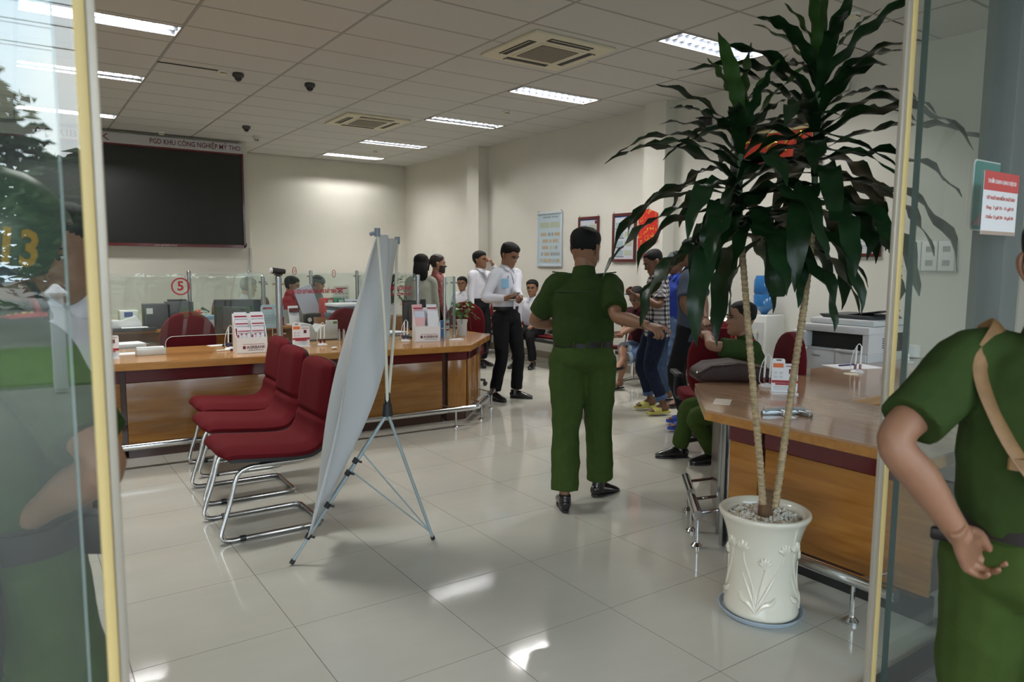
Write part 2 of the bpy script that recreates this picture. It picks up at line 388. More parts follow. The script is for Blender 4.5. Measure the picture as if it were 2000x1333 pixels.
# ceiling cassettes
def cassette():
    t = thing('air_conditioner', '', 'air conditioner', (0, 0, H))
    p = MB(); a, o = .46, .455
    p.box(-.475, .475, -.465, .465, -.03, .0)
    p.build('panel', CREAM, t, bevel=.012)
    MB().box(-.25, .25, -.25, .25, -.036, -.028).build('grille_frame', WHITE if 0 else CREAM, t, bevel=.004)
    g = MB().box(-.215, .215, -.215, .215, -.042, -.034); g.build('grille', mat('grille_brown', (.23, .20, .16), .7, var=.3, vscale=300, stretch=(.02, 1, 1)), t)
    for k in range(4):
        c, s = [(1, 0), (0, 1), (-1, 0), (0, -1)][k]
        m = Matrix.Rotation(k*math.pi/2, 3, 'Z')
        MB().obox(m@Vector((0, -.355, -.0315)), (.50, .085, .006), m).build('air_slot', BLACK, t)
        MB().obox(m@Vector((0, -.375, -.034)), (.48, .022, .006), m@Matrix.Rotation(.5, 3, 'X')).build('louvre_blade', CREAM, t)
    return t
a0 = cassette(); a0.location = (*ACS[0], H); tag(a0, 'larger-looking cream ceiling cassette air conditioner nearer the entrance', 'air conditioner', 'ceiling cassettes')
dup(a0, (*ACS[1], H), 0, 'cream ceiling cassette air conditioner farther back, left of the lights')
# dome cameras, detectors
def dome(loc, label, dark=True):
    t = thing('dome_camera', label, 'security camera', loc, 0, 'dome cameras' if dark else None)
    MB().lathe([(.052, 0), (.062, -.012), (.06, -.035), (.045, -.05)], n=20).build('housing', CHAR if dark else LGREY, t, True)
    MB().ball((0, 0, -.05), .04, 16, 10).build('dome', DARK if dark else GREYP, t, True)
    MB().ball((.012, -.03, -.068), .012, 10, 6).build('lens', mat('lens_glass', (.02, .02, .025), .05), t, True)
    return t
dome((2.155, 8.462, H), 'dark dome camera beside the round smoke detector, left of the other')
dome((2.947, 8.443, H), 'dark dome camera alone in the middle of the ceiling')
dome((3.048, 11.597, H), 'dark dome camera near the top corner of the screen wall')
dome((3.42, 12.42, H), 'pale dome camera at the end of the screen wall', False)
def detector(loc, label):
    t = thing('smoke_detector', label, 'smoke detector', loc, 0, 'smoke detectors')
    MB().lathe([(.05, 0), (.052, -.014), (.046, -.022)], n=20).build('base', WHITE, t, True)
    MB().lathe([(.036, -.02), (.04, -.034), (.03, -.046)], n=18).build('sensor_head', CREAM, t, True)
    for k in range(3): MB().box(-.03+k*.022, -.016+k*.022, -.041, -.036, -.036, -.03).build('slot', BLACK, t)
detector((1.992, 8.45, H), 'white smoke detector touching the left dark dome camera')
detector((5.625, 8.357, H), 'white smoke detector between the second and third right-hand lights')
detector((5.621, 12.657, H), 'white smoke detector between the two farthest lights')
detector((2.083, 12.961, H), 'white smoke detector just above the screen sign')
detector((5.766, 3.506, H), 'white smoke detector behind the top of the tall plant')
# white surface conduit lines on ceiling cross bars near the domes
for (x0, x1, y) in ((1.35, 1.94, 8.45),): tag(MB().tube([(x0, y, H-.008), (x1, y, H-.008)], .006, 6).build('cable', CHAR), 'thin dark cable leading to the smoke detector on the ceiling', 'cable')

# ------------------------------------------------------------------ glass front
YG = 1.15; ZH = 2.62
struct(MB().box(XL, XW, YF-.16, YF+.05, ZH, ZH+.16).build('trim_1', ALU))
struct(MB().box(XL, .08, YF-.14, YF+.04, -.001, .02).box(2.2, XW, YF-.14, YF+.04, -.001, .02).build('trim_2', mat('dark_sill', (.02, .022, .025), .4)))
def leaf(name, x0, x1, stripx, label):
    d = MB().box(min(x0, x1), max(x0, x1), YG-.006, YG+.006, .015, ZH-.01).build(name, GLASSD); struct(d); d['label'] = label
    xs = stripx
    MB().box(xs[0], xs[0]+(xs[1]-xs[0])*.55, YG-.009, YG+.009, .012, ZH-.01).build('edge_seal', mat('yellowed_rubber', (.60, .46, .19), .5), d, bevel=.004)
    MB().box(xs[0]+(xs[1]-xs[0])*.55, xs[1], YG-.007, YG+.007, .012, ZH-.01).build('edge_channel', mat('bronze_channel', (.42, .38, .31), .4, .3), d, bevel=.003)
    return d
DL = leaf('door_1', .09, -1.35, (.083, .1105), 'clear sliding glass door leaf with a yellowed edge strip on the left')
DR = leaf('door_2', 2.16, 3.05, (2.206, 2.156), 'clear sliding glass door leaf with a yellowed edge strip on the right')
def fixed(name, x0, x1, edge, label):
    d = MB().box(min(x0, x1), max(x0, x1), YF-.006, YF+.006, .015, ZH-.01).build(name, GLASSD); struct(d); d['label'] = label
    MB().box(edge-(.004 if edge > 1 else .0018), edge+(.004 if edge > 1 else .0018), YF-.009, YF+.009, .012, ZH-.01).build('pane_edge', GEDGE if edge > 1 else mat('pale_pane_edge', (.26, .31, .30), .3), d)
fixed('window_1', .066, XL, .066, 'fixed glass pane left of the entrance')
fixed('window_2', 2.507, 3.09, 2.507, 'fixed glass pane right of the entrance with a dark green edge')
struct(MB().box(3.09, 3.24, YF-.05, YF+.07, 0, H).build('trim_3', ALU, bevel=.006))
fixed('window_3', 3.25, XW, XW, 'fixed glass pane beyond the aluminium post')
struct(MB().box(XL, XW, YF-.006, YF+.006, ZH+.16, H).build('window_4', GLASSD))
struct(MB().box(XL-.2, XW+.2, YF-.05, YF+.05, H, H+.12).build('trim_4', ALU))
# stickers on the right glass
def decal(px0, px1, py0, py1, y): 
    a = on(px0, (py0+py1)/2, 1, y); b = on(px1, (py0+py1)/2, 1, y); t = on((px0+px1)/2, py0, 1, y); q = on((px0+px1)/2, py1, 1, y)
    return a[0], b[0], q[2], t[2]
x0, x1, z0, z1 = decal(1918, 1985, 337, 460, YG-.008)
t = thing('opening_hours_sign', 'white and red opening hours sheet stuck on the right glass door', 'sign', ((x0+x1)/2, YG-.008, (z0+z1)/2))
W_, H_ = (x1-x0), (z1-z0)
MB().box(-W_/2, W_/2, -.002, 0, -H_/2, H_/2).build('sheet', mat('sign_sheet', (.82, .82, .82), .5), t)
MB().box(-W_/2, W_/2, -.0032, -.002, H_*.2, H_/2).build('red_band', mat('sign_red', (.62, .10, .09), .5), t)
text('THỜI GIAN GIAO DỊCH', WHITE, t, (0, -.004, H_*.34), W_*.82, .014)
for k, (s, wd) in enumerate((('TỪ THỨ HAI ĐẾN THỨ SÁU', .82), ('Sáng:  7 giờ 15 - 11 giờ 15', .8), ('Chiều: 13 giờ 30 - 16 giờ 30', .8))):
    text(s, mat('sign_text_red', (.55, .2, .17), .6), t, (0, -.003, H_*(.08-.15*k)), W_*wd, .011)
MB().box(-W_/2, W_/2, -.003, -.002, -H_*.5, -H_*.44).build('city_print', mat('sign_brown', (.45, .34, .27), .6), t)
x0, x1, z0, z1 = decal(1897, 1952, 314, 452, YF-.012); zc = (z0+z1)/2
t = thing('phone_sticker', 'rounded teal and pink phone shaped sticker behind the hours sign', 'sticker', ((x0+x1)/2, YF-.012, zc))
W_, H_ = (x1-x0), (z1-z0)
def rrect(w_, h_, r, n=4):
    p = []
    for cx, cy, a in ((w_/2-r, h_/2-r, 0), (-w_/2+r, h_/2-r, 90), (-w_/2+r, -h_/2+r, 180), (w_/2-r, -h_/2+r, 270)):
        for k in range(n+1):
            q = R(a+90*k/n); p.append((cx+r*math.cos(q), cy+r*math.sin(q)))
    return p
xz = lambda p: (p[0], p[2], p[1])
MB().prism(rrect(W_, H_, .02), -.002, 0, lambda p: (p[0], p[2], p[1])).build('border', WHITE, t)
MB().prism(rrect(W_*.92, H_*.96, .017), -.0032, -.002, lambda p: (p[0], p[2], p[1])).build('print', mat('teal_print', (.10, .30, .27), .5), t)
MB().prism([(-W_*.44, -H_*.42), (W_*.42, -H_*.42), (W_*.42, H_*.2)], -.0042, -.0032, lambda p: (p[0], p[2], p[1])).build('pink_print', mat('pink_print', (.42, .22, .26), .5), t)

# ------------------------------------------------------------------ outside (seen in the glass, with sky-limiting canopy and wall)
struct(MB().box(-30, 30, -60, YF-.22, -.14, -.02).build('ground', mat('pavement', (.20, .19, .17), .85, var=.15, vscale=2)))
struct(MB().box(-12, 12, -3.9, YF-.05, 3.7, 3.95).build('sky_limiting_canopy', mat('canopy_soffit', (.5, .5, .48), .8)))  # out of view; made deep to hold back the sky light
struct(MB().box(5.4, 6.0, -7.5, YF-.25, 0, 3.7).build('wall_sky_block', mat('sky_block_paint', (.26, .25, .21), .8)))  # out-of-view wall, added so the right panes reflect less bright sky
tag(MB().box(-30, 30, -12.6, -8, -.02, .01).build('lawn', mat('grass', (.09, .15, .03), .95, var=.4, vscale=4)), 'strip of lawn across the forecourt', 'lawn', kind='stuff')
# ------------------------------------------------------------------ trees and posts outside
def tree(loc, h, label, seed):
    rnd = random.Random(seed); t = thing('tree', label, 'tree', loc, 0, 'trees across the forecourt')
    MB().tube([(0, 0, 0), (.1, 0, h*.3), (0, .1, h*.55), (.1, 0, h*.8)], [.2, .16, .11, .04], 8, 3).build('trunk', mat('bark', (.12, .09, .06), .9), t, True)
    q = MB()
    for k in range(1900):
        u = rnd.gauss(0, 1), rnd.gauss(0, 1), rnd.gauss(0, 1); L = math.sqrt(sum(a*a for a in u)) or 1; rr = rnd.uniform(.5, 1)
        c = Vector((u[0]/L*h*.33*rr, u[1]/L*h*.33*rr, h*.58+u[2]/L*h*.42*rr))
        m = Matrix.Rotation(rnd.uniform(0, 6.28), 3, 'Z')@Matrix.Rotation(rnd.uniform(-1, 1), 3, 'X'); s = rnd.uniform(.16, .30)
        q.add([c+m@Vector(p) for p in ((-s, 0, 0), (0, -s*.45, .04), (s, 0, -.05), (0, s*.45, .04))], [(0, 1, 2, 3)])
    o = q.build('foliage', mat('tree_leaves', (.045, .085, .022), .6, var=.5, vscale=3), t); o['kind'] = 'stuff'
tl = ['broad tree left of the row across the forecourt', 'tall tree in the middle of the forecourt row', 'lower bushy tree beside the tall one', 'tree farthest to the left across the forecourt', 'tree at the right of the forecourt row', 'small tree in front of the forecourt row']
for k, (x, y, h) in enumerate(((-6, -16, 5.2), (-1, -18, 6.2), (3.5, -17, 5.0), (-11, -17, 5.6), (8, -18, 5.5), (1.2, -14, 3.6))): tree((x, y, 0), h, tl[k], k)
for k, x in enumerate((-2.2, .4, 3.0, 5.6)):
    t = thing('bollard', 'white post with a pointed cap on the forecourt, '+['far left', 'left of centre', 'right of centre', 'far right'][k], 'bollard', (x, -7.5, 0), 0, 'white forecourt posts')
    MB().box(-.07, .07, -.07, .07, 0, 1.1).build('shaft', WHITE, t, bevel=.01)
    MB().lathe([(.11, 1.1), (.12, 1.14), (.02, 1.24)], n=12).build('cap', WHITE, t, True)
for k in range(4):
    tag(MB().tube([(x, -12, 5.2+.35*k-.04*math.cos(x*.1)*0-.25*(1-(x/22)**2)) for x in range(-22, 23, 4)], .012, 5).build('power_line', DARK), 'dark overhead power line over the forecourt, '+['lowest', 'second', 'third', 'topmost'][k], 'cable', 'overhead power lines')

q = MB(); rh = random.Random(77)
for k in range(5200):
    c = Vector((rh.uniform(-26, 26), rh.uniform(-25.5, -24.2), rh.uniform(0, 4.0)+.5*math.sin(k))); m = Matrix.Rotation(rh.uniform(0, 6.28), 3, 'Z')@Matrix.Rotation(rh.uniform(-1, 1), 3, 'X'); s = rh.uniform(.2, .42)
    q.add([c+m@Vector(p) for p in ((-s, 0, 0), (0, -s*.45, .04), (s, 0, -.05), (0, s*.45, .04))], [(0, 1, 2, 3)])
tag(q.build('hedge', MATS['tree_leaves']), 'tall dense hedge closing the far side of the forecourt', 'hedge', kind='stuff')
# ------------------------------------------------------------------ screen wall
t = thing('led_screen', 'big black LED screen with a white headed red frame on the left wall', 'screen', (1.1, YS-.09, 2.6))
sx0, sx1, z0, z1, zh = -1.25, 2.27, -.85, .745, .905
MB().box(sx0, sx1, .0, .09, z0, zh).build('cabinet', DARK, t)
fr = MB().box(sx0, sx1, -.03, 0, z0, z0+.045).box(sx0, sx1, -.03, 0, z1-.03, z1).box(sx1-.03, sx1, -.03, 0, z0, z1).box(sx0, sx0+.03, -.03, 0, z0, z1)
fr.build('red_frame', MAROON, t)
MB().box(sx0+.03, sx1-.03, -.012, -.002, z0+.045, z1-.03).build('screen', LEDM, t)
MB().box(sx0, sx1, -.03, 0, z1, zh).build('header_panel', mat('header_grey_white', (.56, .56, .60), .6), t)
SIGN = mat('sign_maroon', (.13, .012, .03), .5)
text('PGD KHU CÔNG NGHIỆP MỸ THO', SIGN, t, (1.525, -.032, .825), 1.40, .082, bold=.010)
text('AGRIBANK', SIGN, t, (-.24, -.032, .825), 1.0, .105)
text('www.agribank.com.vn', WHITE, t, (1.0, -.032, z0+.022), .34, .018)
MB().box(sx1, sx1+.03, .02, .06, z0+.02, z0+.08).build('bracket', DARK, t)
tag(MB().box(3.455, 3.49, YS-.02, YS-.0005, 1.0, 1.75).build('trunking', LGREY), 'pale vertical cable trunking below the screen corner', 'trunking')
# ------------------------------------------------------------------ things on the right wall (local: x right, -y out of the wall)
RW = -math.pi/2
def wallbox(name, label, cat, pts, off=0., group=None):
    a = on(pts[0], pts[2], 0, XW-.02); b = on(pts[1], pts[2], 0, XW-.02); c = on((pts[0]+pts[1])/2, pts[3], 0, XW-.02)
    y = (a[1]+b[1])/2; z = (a[2]+c[2])/2
    return thing(name, label, cat, (XW-off, y, z), RW, group), abs(a[1]-b[1]), abs(a[2]-c[2])
def framed(t, w_, h_, fw_, fm, pm, d=.025):
    f = MB().box(-w_/2, w_/2, -d, 0, -h_/2, -h_/2+fw_).box(-w_/2, w_/2, -d, 0, h_/2-fw_, h_/2).box(-w_/2, -w_/2+fw_, -d, 0, -h_/2+fw_, h_/2-fw_).box(w_/2-fw_, w_/2, -d, 0, -h_/2+fw_, h_/2-fw_)
    f.build('frame', fm, t, bevel=.003); MB().box(-w_/2+fw_, w_/2-fw_, -.012, -.002, -h_/2+fw_, h_/2-fw_).build('sheet', pm, t)
    for s in (-1, 1): MB().tube([(s*w_*.46, -.01, h_/2), (s*w_*.46, -.012, h_/2+.025)], .004, 6).build('hook', DARK, t)
PB = mat('pale_blue_print', (.46, .56, .62), .5); NOTE = [mat('note_green', (.42, .47, .36), .6), mat('note_tan', (.45, .36, .25), .6), mat('note_grey', (.30, .32, .33), .6), mat('note_blue', (.32, .42, .45), .6)]
def pics(t, rows, wm, y=-.0125):
    for (x0, x1, z0, z1, k) in rows: MB().box(x0, x1, y-.0015, y, z0, z1).build('picture', wm[k], t)
t, w_, h_ = wallbox('poster_board', 'pale blue framed banknote poster, leftmost on the right wall', 'poster', (1050, 1098, 416, 521), .005)
framed(t, w_, h_, .035, mat('pale_blue_frame', (.55, .62, .68), .4), PB)
text('NHẬN BIẾT TIỀN GIẢ', INK, t, (.02, -.0125, h_*.4), w_*.6, .022)
rows = []
for k, (zz, hh, cols) in enumerate(((.26, .10, [(-.4, -.02, 0), (.02, .4, 0)]), (.09, .06, [(-.36, -.12, 1), (-.06, .04, 2), (.08, .16, 2), (.2, .42, 1)]), (-.03, .06, [(-.28, -.06, 1), (.0, .08, 1), (.14, .34, 1)]), (-.15, .06, [(-.3, -.05, 1), (.02, .1, 0), (.14, .2, 0), (.24, .32, 2)]), (-.27, .06, [(-.34, -.26, 2), (-.2, .0, 1), (.06, .14, 2), (.16, .24, 2), (.26, .34, 2), (.36, .43, 2)]), (-.39, .06, [(-.4, -.25, 0), (-.22, -.08, 1), (-.05, .1, 1), (.12, .26, 3), (.28, .42, 1)]))):
    for a, b, m in cols: rows.append((a*w_, b*w_, (zz-.0)*h_-hh*h_*.5, zz*h_+hh*h_*.5, m))
pics(t, rows, NOTE)
DRED = mat('dark_red_frame', (.10, .018, .018), .3, coat=.3); PGREY = mat('pale_grey_print', (.55, .58, .63), .5)
for (px, lab) in (((1130, 1170, 425, 508), 'dark red framed banknote notice hidden behind the walking officer'), ((1197, 1243, 418, 512), 'dark red framed banknote notice left of the red calendar')):
    t, w_, h_ = wallbox('framed_notice', lab, 'notice', px, .005, 'dark red framed notices')
    framed(t, w_, h_, .04, DRED, PGREY)
    MB().box(-w_*.42, w_*.42, -.0135, -.012, h_*.415, h_*.45).build('blue_band', mat('blue_band', (.05, .10, .35), .5), t)
    MB().box(w_*.3, w_*.4, -.0138, -.0125, h_*.33, h_*.40).build('emblem', SIGN, t)
    pics(t, [((-.36+.38*c)*w_, (-.36+.38*c+.32)*w_, (.2-.19*r)*h_, (.2-.19*r+.11)*h_, 3 if c == 0 else 0) for r in range(4) for c in range(2)], NOTE)
    for r in range(4): MB().box(-.38*w_, .0*w_, -.0135, -.012, (.17-.19*r)*h_, (.185-.19*r)*h_).build('caption', INK, t)
t, w_, h_ = wallbox('wall_calendar', 'red and gold festive calendar hanging on the near column', 'calendar', (1250, 1285, 410, 498), .205)
t.location.x = XW-.205; p = on(1266, 455, 0, XW-.205); t.location.y = p[1]; t.location.z = p[2]; w_, h_ = .34, .62
MB().prism([(-w_/2, -h_/2+.2), (w_/2, -h_/2+.2), (w_/2, h_/2-.06), (0, h_/2), (-w_/2, h_/2-.06)], -.012, -.003, lambda p: (p[0], p[2], p[1])).build('picture_sheet', mat('festive_print', (.52, .02, .015), .5, var=.3, vscale=26, col2=(.72, .42, .04)), t)
MB().box(-w_/2, -w_/2+.12, -.016, -.003, -h_/2, -h_/2+.24).build('red_tab', mat('calendar_red', (.50, .02, .02), .5), t)
e_ = [n for n in MATS['festive_print'].node_tree.nodes if n.type == 'VALTORGB'][0].color_ramp.elements; e_[0].position = .36; e_[1].position = .46
for k, s in enumerate('TẾT'): text(s, mat('calendar_gold', (.8, .5, .08), .5), t, (-w_/2+.06, -.017, -h_/2+.19-.07*k), None, .045)
MB().tube([(0, -.008, h_/2), (0, -.004, h_/2+.12)], .003, 5).build('string', DARK, t)
def page(name):
    m = mat(name, (.60, .60, .64), .6); t = m.node_tree; b = t.nodes['Principled BSDF']; tc = N(t, 'ShaderNodeTexCoord'); sp = N(t, 'ShaderNodeSeparateXYZ'); t.links.new(tc.outputs['Generated'], sp.inputs[0])
    mu = N(t, 'ShaderNodeMath', operation='MULTIPLY'); mu.inputs[1].default_value = 22; t.links.new(sp.outputs['Z'], mu.inputs[0])
    fr = N(t, 'ShaderNodeMath', operation='FRACT'); t.links.new(mu.outputs[0], fr.inputs[0]); lt = N(t, 'ShaderNodeMath', operation='LESS_THAN'); lt.inputs[1].default_value = .38; t.links.new(fr.outputs[0], lt.inputs[0])
    fl_ = N(t, 'ShaderNodeMath', operation='FLOOR'); t.links.new(mu.outputs[0], fl_.inputs[0]); wn = N(t, 'ShaderNodeTexWhiteNoise', noise_dimensions='1D'); t.links.new(fl_.outputs[0], wn.inputs['W'])
    ma = N(t, 'ShaderNodeMath', operation='MULTIPLY_ADD'); ma.inputs[1].default_value = .4; ma.inputs[2].default_value = .5; t.links.new(wn.outputs['Value'], ma.inputs[0])
    l2 = N(t, 'ShaderNodeMath', operation='LESS_THAN'); t.links.new(sp.outputs['X'], l2.inputs[0]); t.links.new(ma.outputs[0], l2.inputs[1])
    g1 = N(t, 'ShaderNodeMath', operation='GREATER_THAN'); g1.inputs[1].default_value = .12; t.links.new(sp.outputs['X'], g1.inputs[0])
    g2 = N(t, 'ShaderNodeMath', operation='GREATER_THAN'); g2.inputs[1].default_value = .1; t.links.new(sp.outputs['Z'], g2.inputs[0])
    prev = lt
    for q in (l2, g1, g2):
        k = N(t, 'ShaderNodeMath', operation='MULTIPLY'); t.links.new(prev.outputs[0], k.inputs[0]); t.links.new(q.outputs[0], k.inputs[1]); prev = k
    k = N(t, 'ShaderNodeMath', operation='MULTIPLY'); k.inputs[1].default_value = .6; t.links.new(prev.outputs[0], k.inputs[0])
    mx = N(t, 'ShaderNodeMix', data_type='RGBA'); t.links.new(k.outputs[0], mx.inputs['Factor']); mx.inputs['A'].default_value = (.60, .60, .64, 1); mx.inputs['B'].default_value = (.06, .06, .08, 1)
    t.links.new(mx.outputs['Result'], b.inputs['Base Color']); return m
PAGE = page('printed_page')
for px, lab in (((1541, 1592, 405, 500), 'maroon framed certificate partly behind the plant cane'), ((1650, 1722, 392, 502), 'maroon framed certificate nearest the glass door')):
    t, w_, h_ = wallbox('framed_certificate', lab, 'certificate', px, .005, 'maroon framed certificates')
    w_ = max(w_, .42)
    framed(t, w_, h_, .035, DRED, PAGE)
    text('QUY ĐỊNH', REDP, t, (0, -.0125, h_*.36), w_*.4, .02)
t, w_, h_ = wallbox('relief_picture', 'black framed red and gold relief picture high behind the plant', 'picture', (1427, 1615, 250, 333), .005)
w_, h_ = 1.15, .50
framed(t, w_, h_, .07, mat('black_lacquer', (.01, .009, .009), .2, coat=.5), mat('picture_red', (.42, .035, .015), .5, var=.35, vscale=9), .05)
MB().box(-w_/2+.07, w_/2-.07, -.02, -.013, h_/2-.115, h_/2-.07).box(w_/2-.115, w_/2-.07, -.02, -.013, -h_/2+.07, h_/2-.115).build('inner_mount', mat('pale_gold', (.62, .52, .26), .4), t)
for k in range(7):
    r_ = random.Random(k); a = r_.uniform(0, 3)
    cx, cz = -.4+.12*k, r_.uniform(-.12, .1)
    MB().tube([(cx-.07, -.02, cz-.04), (cx, -.03, cz+.05*math.sin(a)), (cx+.07, -.02, cz+.03)], [(.008, .006), (.03, .02), (.006, .006)], 8, 4, (0, 0, 1)).build('gold_relief', GOLD, t, True)
p = on(1378, 240, 0, XW-.1); t = thing('bullet_camera', 'small black camera on the right wall left of the plant', 'security camera', (XW-.0, p[1], p[2]), RW)
MB().tube([(0, 0, 0), (0, -.06, .01)], .015, 8).build('arm', DARK, t, True); MB().box(-.06, .06, -.16, -.05, -.05, .05).build('body', DARK, t, bevel=.01); MB().tube([(0, -.16, 0), (0, -.175, 0)], .03, 14).build('lens', CHAR, t, True)
MB().box(-.07, .07, -.2, -.05, .05, .058).build('hood', DARK, t)
p = on(1645, 172, 0, XW); t = thing('emergency_light', 'grey round-headed wall fixture above the certificates', 'wall light', (XW, p[1], p[2]), RW)
MB().box(-.09, .09, -.04, 0, -.05, .05).build('case', GREYP, t, bevel=.01); MB().ball((.07, -.07, 0), .05, 16, 10).build('globe', LGREY, t, True)
MB().tube([(0, -.01, .05), (.02, -.01, .15), (0, -.01, .24)], .004, 6, 4).build('cable', CHAR, t)
t, w_, h_ = wallbox('switch_panel', 'white triple switch panel on the wall right of the door strip', 'switch panel', (1770, 1868, 471, 531), 0)
MB().box(-w_/2, w_/2, -.02, 0, -h_/2, h_/2).build('back_box', LGREY, t, bevel=.005)
for k in (-1, 0, 1):
    c = MB().box(k*w_/3-w_*.155, k*w_/3+w_*.155, -.028, -.02, -h_*.47, h_*.47).build('plate', WHITE, t, bevel=.004)
    for s in (-1, 1):
        MB().box(k*w_/3-w_*.07, k*w_/3+w_*.07, -.031, -.028, s*h_*.22-h_*.09, s*h_*.22+h_*.09).build('grille', GREYP, c)
# ------------------------------------------------------------------ service counter
ZC = .765
def panel_on(a, b, z0, z1, t0, t1, name, m, par, bevel=.0, i0=0, i1=0):
    """upright board along the plan line a-b (room side to its right), t0..t1 proud of it"""
    a, b = Vector((*a, 0)), Vector((*b, 0)); d = (b-a).normalized(); n = Vector((d.y, -d.x, 0)); a = a+d*i0; b = b-d*i1
    q = MB(); v = [p+n*t for p, t in ((a, t0), (b, t0), (b, t1), (a, t1))]
    L = (b-a).length; m3 = Matrix((d, -n, Vector((0, 0, 1)))).transposed()
    c = (a+b)/2+n*(t0+t1)/2
    return MB().obox((0, 0, 0), (L, abs(t1-t0), z1-z0)).build(name, m, par, bevel=bevel, loc=(c.x, c.y, (z0+z1)/2), rot=m3.to_euler())
ct = thing('service_counter', 'long wooden teller counter with maroon band and chrome foot rail', 'counter')
top = [(-1.2, 6.06), (.53, 5.92), (3.42, 5.64), (4.12, 6.40), (4.12, 7.25), (3.55, 7.25), (3.35, 6.72), (-1.2, 7.0)]
MB().prism(top, ZC-.012, ZC).build('worktop', WOODT, ct)
eg = [(x, y) for x, y in top]
MB().prism(eg, ZC-.055, ZC-.0125).build('worktop_edge', WOODE, ct)
segs = [((-1.2, 6.17), (.62, 6.10), 'WP'), ((.66, 6.098), (3.3, 5.965), 'WP'), ((3.36, 5.962), (3.56, 5.955), 'WV'), ((3.6, 5.975), (3.78, 6.17), 'WV'), ((3.8, 6.19), (4.02, 6.44), 'WV')]
for a, b, k in segs:
    panel_on(a, b, .115, ZC-.175, -.02, .004, 'front_panel', WOODP if k == 'WP' else WOODV, ct, .003)
    panel_on(a, b, ZC-.17, ZC-.055, -.02, .012, 'maroon_band', MAROON, ct)
    panel_on(a, b, 0, .11, -.06, -.03, 'kick_board', DKWOOD, ct)
carc = MB().prism([(-1.2, 6.2), (.64, 6.125), (3.34, 5.99), (3.58, 5.985), (4.02, 6.48), (4.02, 7.15), (3.8, 7.15), (3.6, 6.5), (-1.2, 6.5)], .1, ZC-.056).build('carcass', DKWOOD, ct)
rail = [(-.9, 5.84, .17), (.5, 5.79, .17), (2, 5.73, .17), (3.5, 5.70, .17)]
MB().tube(rail, .026, 14).build('foot_rail', STEEL, ct, True)
MB().tube([(3.56, 5.74, .17), (3.86, 6.06, .17)], .026, 14).build('foot_rail', STEEL, ct, True)
MB().tube([(3.9, 6.11, .17), (4.16, 6.40, .17)], .026, 14).build('foot_rail', STEEL, ct, True)
for x, y in ((.45, 5.79), (1.9, 5.735), (3.3, 5.705), (3.68, 5.87), (4.06, 6.28)):
    MB().tube([(x, y, .005), (x, y, .15)], .009, 8).lathe([(.028, 0), (.028, .01), (.012, .02)], (x, y, 0), 12).build('rail_foot', STEEL, ct, True)
    MB().tube([(x, y, .17), (x, y+.36, .17)], .008, 8).build('rail_bracket', STEEL, ct, True)
# ------------------------------------------------------------------ glass partitions
def post(par, x, y, z0, z1, r=.022):
    MB().tube([(x, y, z0), (x, y, z1)], r, 14).ball((x, y, z1), (r, r, r*.6), 14, 6).build('post', BRUSH, par, True)
    for z in (z1-.06, z1-.5):
        if z > z0+.05: MB().tube([(x-r-.025, y, z), (x+r+.025, y, z)], .008, 8).build('glass_clamp', STEEL, par, True)
yg = 6.45
gp = thing('glass_screen', 'front glass teller screen with counter number 5 and red lettering', 'screen', (0, 0, 0))
# pane with arched service openings
def arch_pane(par, x0, x1, z0, z1, o0, o1, oh, name='glass_pane', y=yg):
    r_ = .06; pts = [(x0, z0), (o0, z0)]
    for k in range(7): a = R(180-90*k/6); pts.append((o0+r_+r_*math.cos(a), z0+oh-r_+r_*math.sin(a)))
    for k in range(7): a = R(90-90*k/6); pts.append((o1-r_+r_*math.cos(a), z0+oh-r_+r_*math.sin(a)))
    pts += [(o1, z0), (x1, z0), (x1, z1), (x0, z1)]
    o = MB().prism(pts[::-1], -.004, .004, lambda p: (p[0], y+p[2], p[1])).build(name, GLASSP, par)
    rim = [(p[0], y, p[1]) for p in pts[1:-4+1]]
    MB().tube(rim, .0022, 5).build('polished_rim', mat('glass_rim', (.62, .70, .68), .2), o)
    MB().box(x0, x1, y-.004, y+.004, z1, z1+.002).build('polished_top', mat('glass_rim', (.62, .70, .68), .2), o)
arch_pane(gp, -1.0, 1.9, ZC, 1.385, 1.0, 1.6, .13)
arch_pane(gp, 1.97, 3.27, ZC, 1.40, 2.72, 3.0, .10)
post(gp, 1.93, yg, ZC, 1.375, .028); post(gp, 3.30, yg, ZC, 1.385, .02)
num = MB(); pts = []
cx, cz = 1.13, 1.305
ring = [(cx+.066*math.cos(R(a)), yg-.006, cz+.066*math.sin(R(a))) for a in range(0, 360, 12)]
MB().tube(ring, [(.006, .002)]*len(ring), 6, closed=True).build('number_ring', REDP, gp)
text('5', REDP, gp, (cx, yg-.006, cz), None, .075, bold=.03)
REDT = mat('glass_lettering_red', (.36, .012, .035), .5)
text('KHI GIAO DỊCH QUÝ KHÁCH VUI LÒNG XUẤT TRÌNH CMND', REDT, gp, (2.26, yg-.006, 1.245), .52, .034, bold=.04)
text('QUÝ KHÁCH VUI LÒNG KIỂM TRA TIỀN TRƯỚC KHI RỜI QUẦY', REDT, gp, (2.98, yg-.006, 1.262), .50, .034, bold=.04)
text('HẠN MỨC GIAO DỊCH TIỀN MẶT', REDT, gp, (3.06, yg-.006, 1.205), .34, .026, bold=.02)
for k, x in enumerate((2.93, 3.03, 3.13)): text('VND', REDT, gp, (x, yg-.006, 1.11), .05, .016)
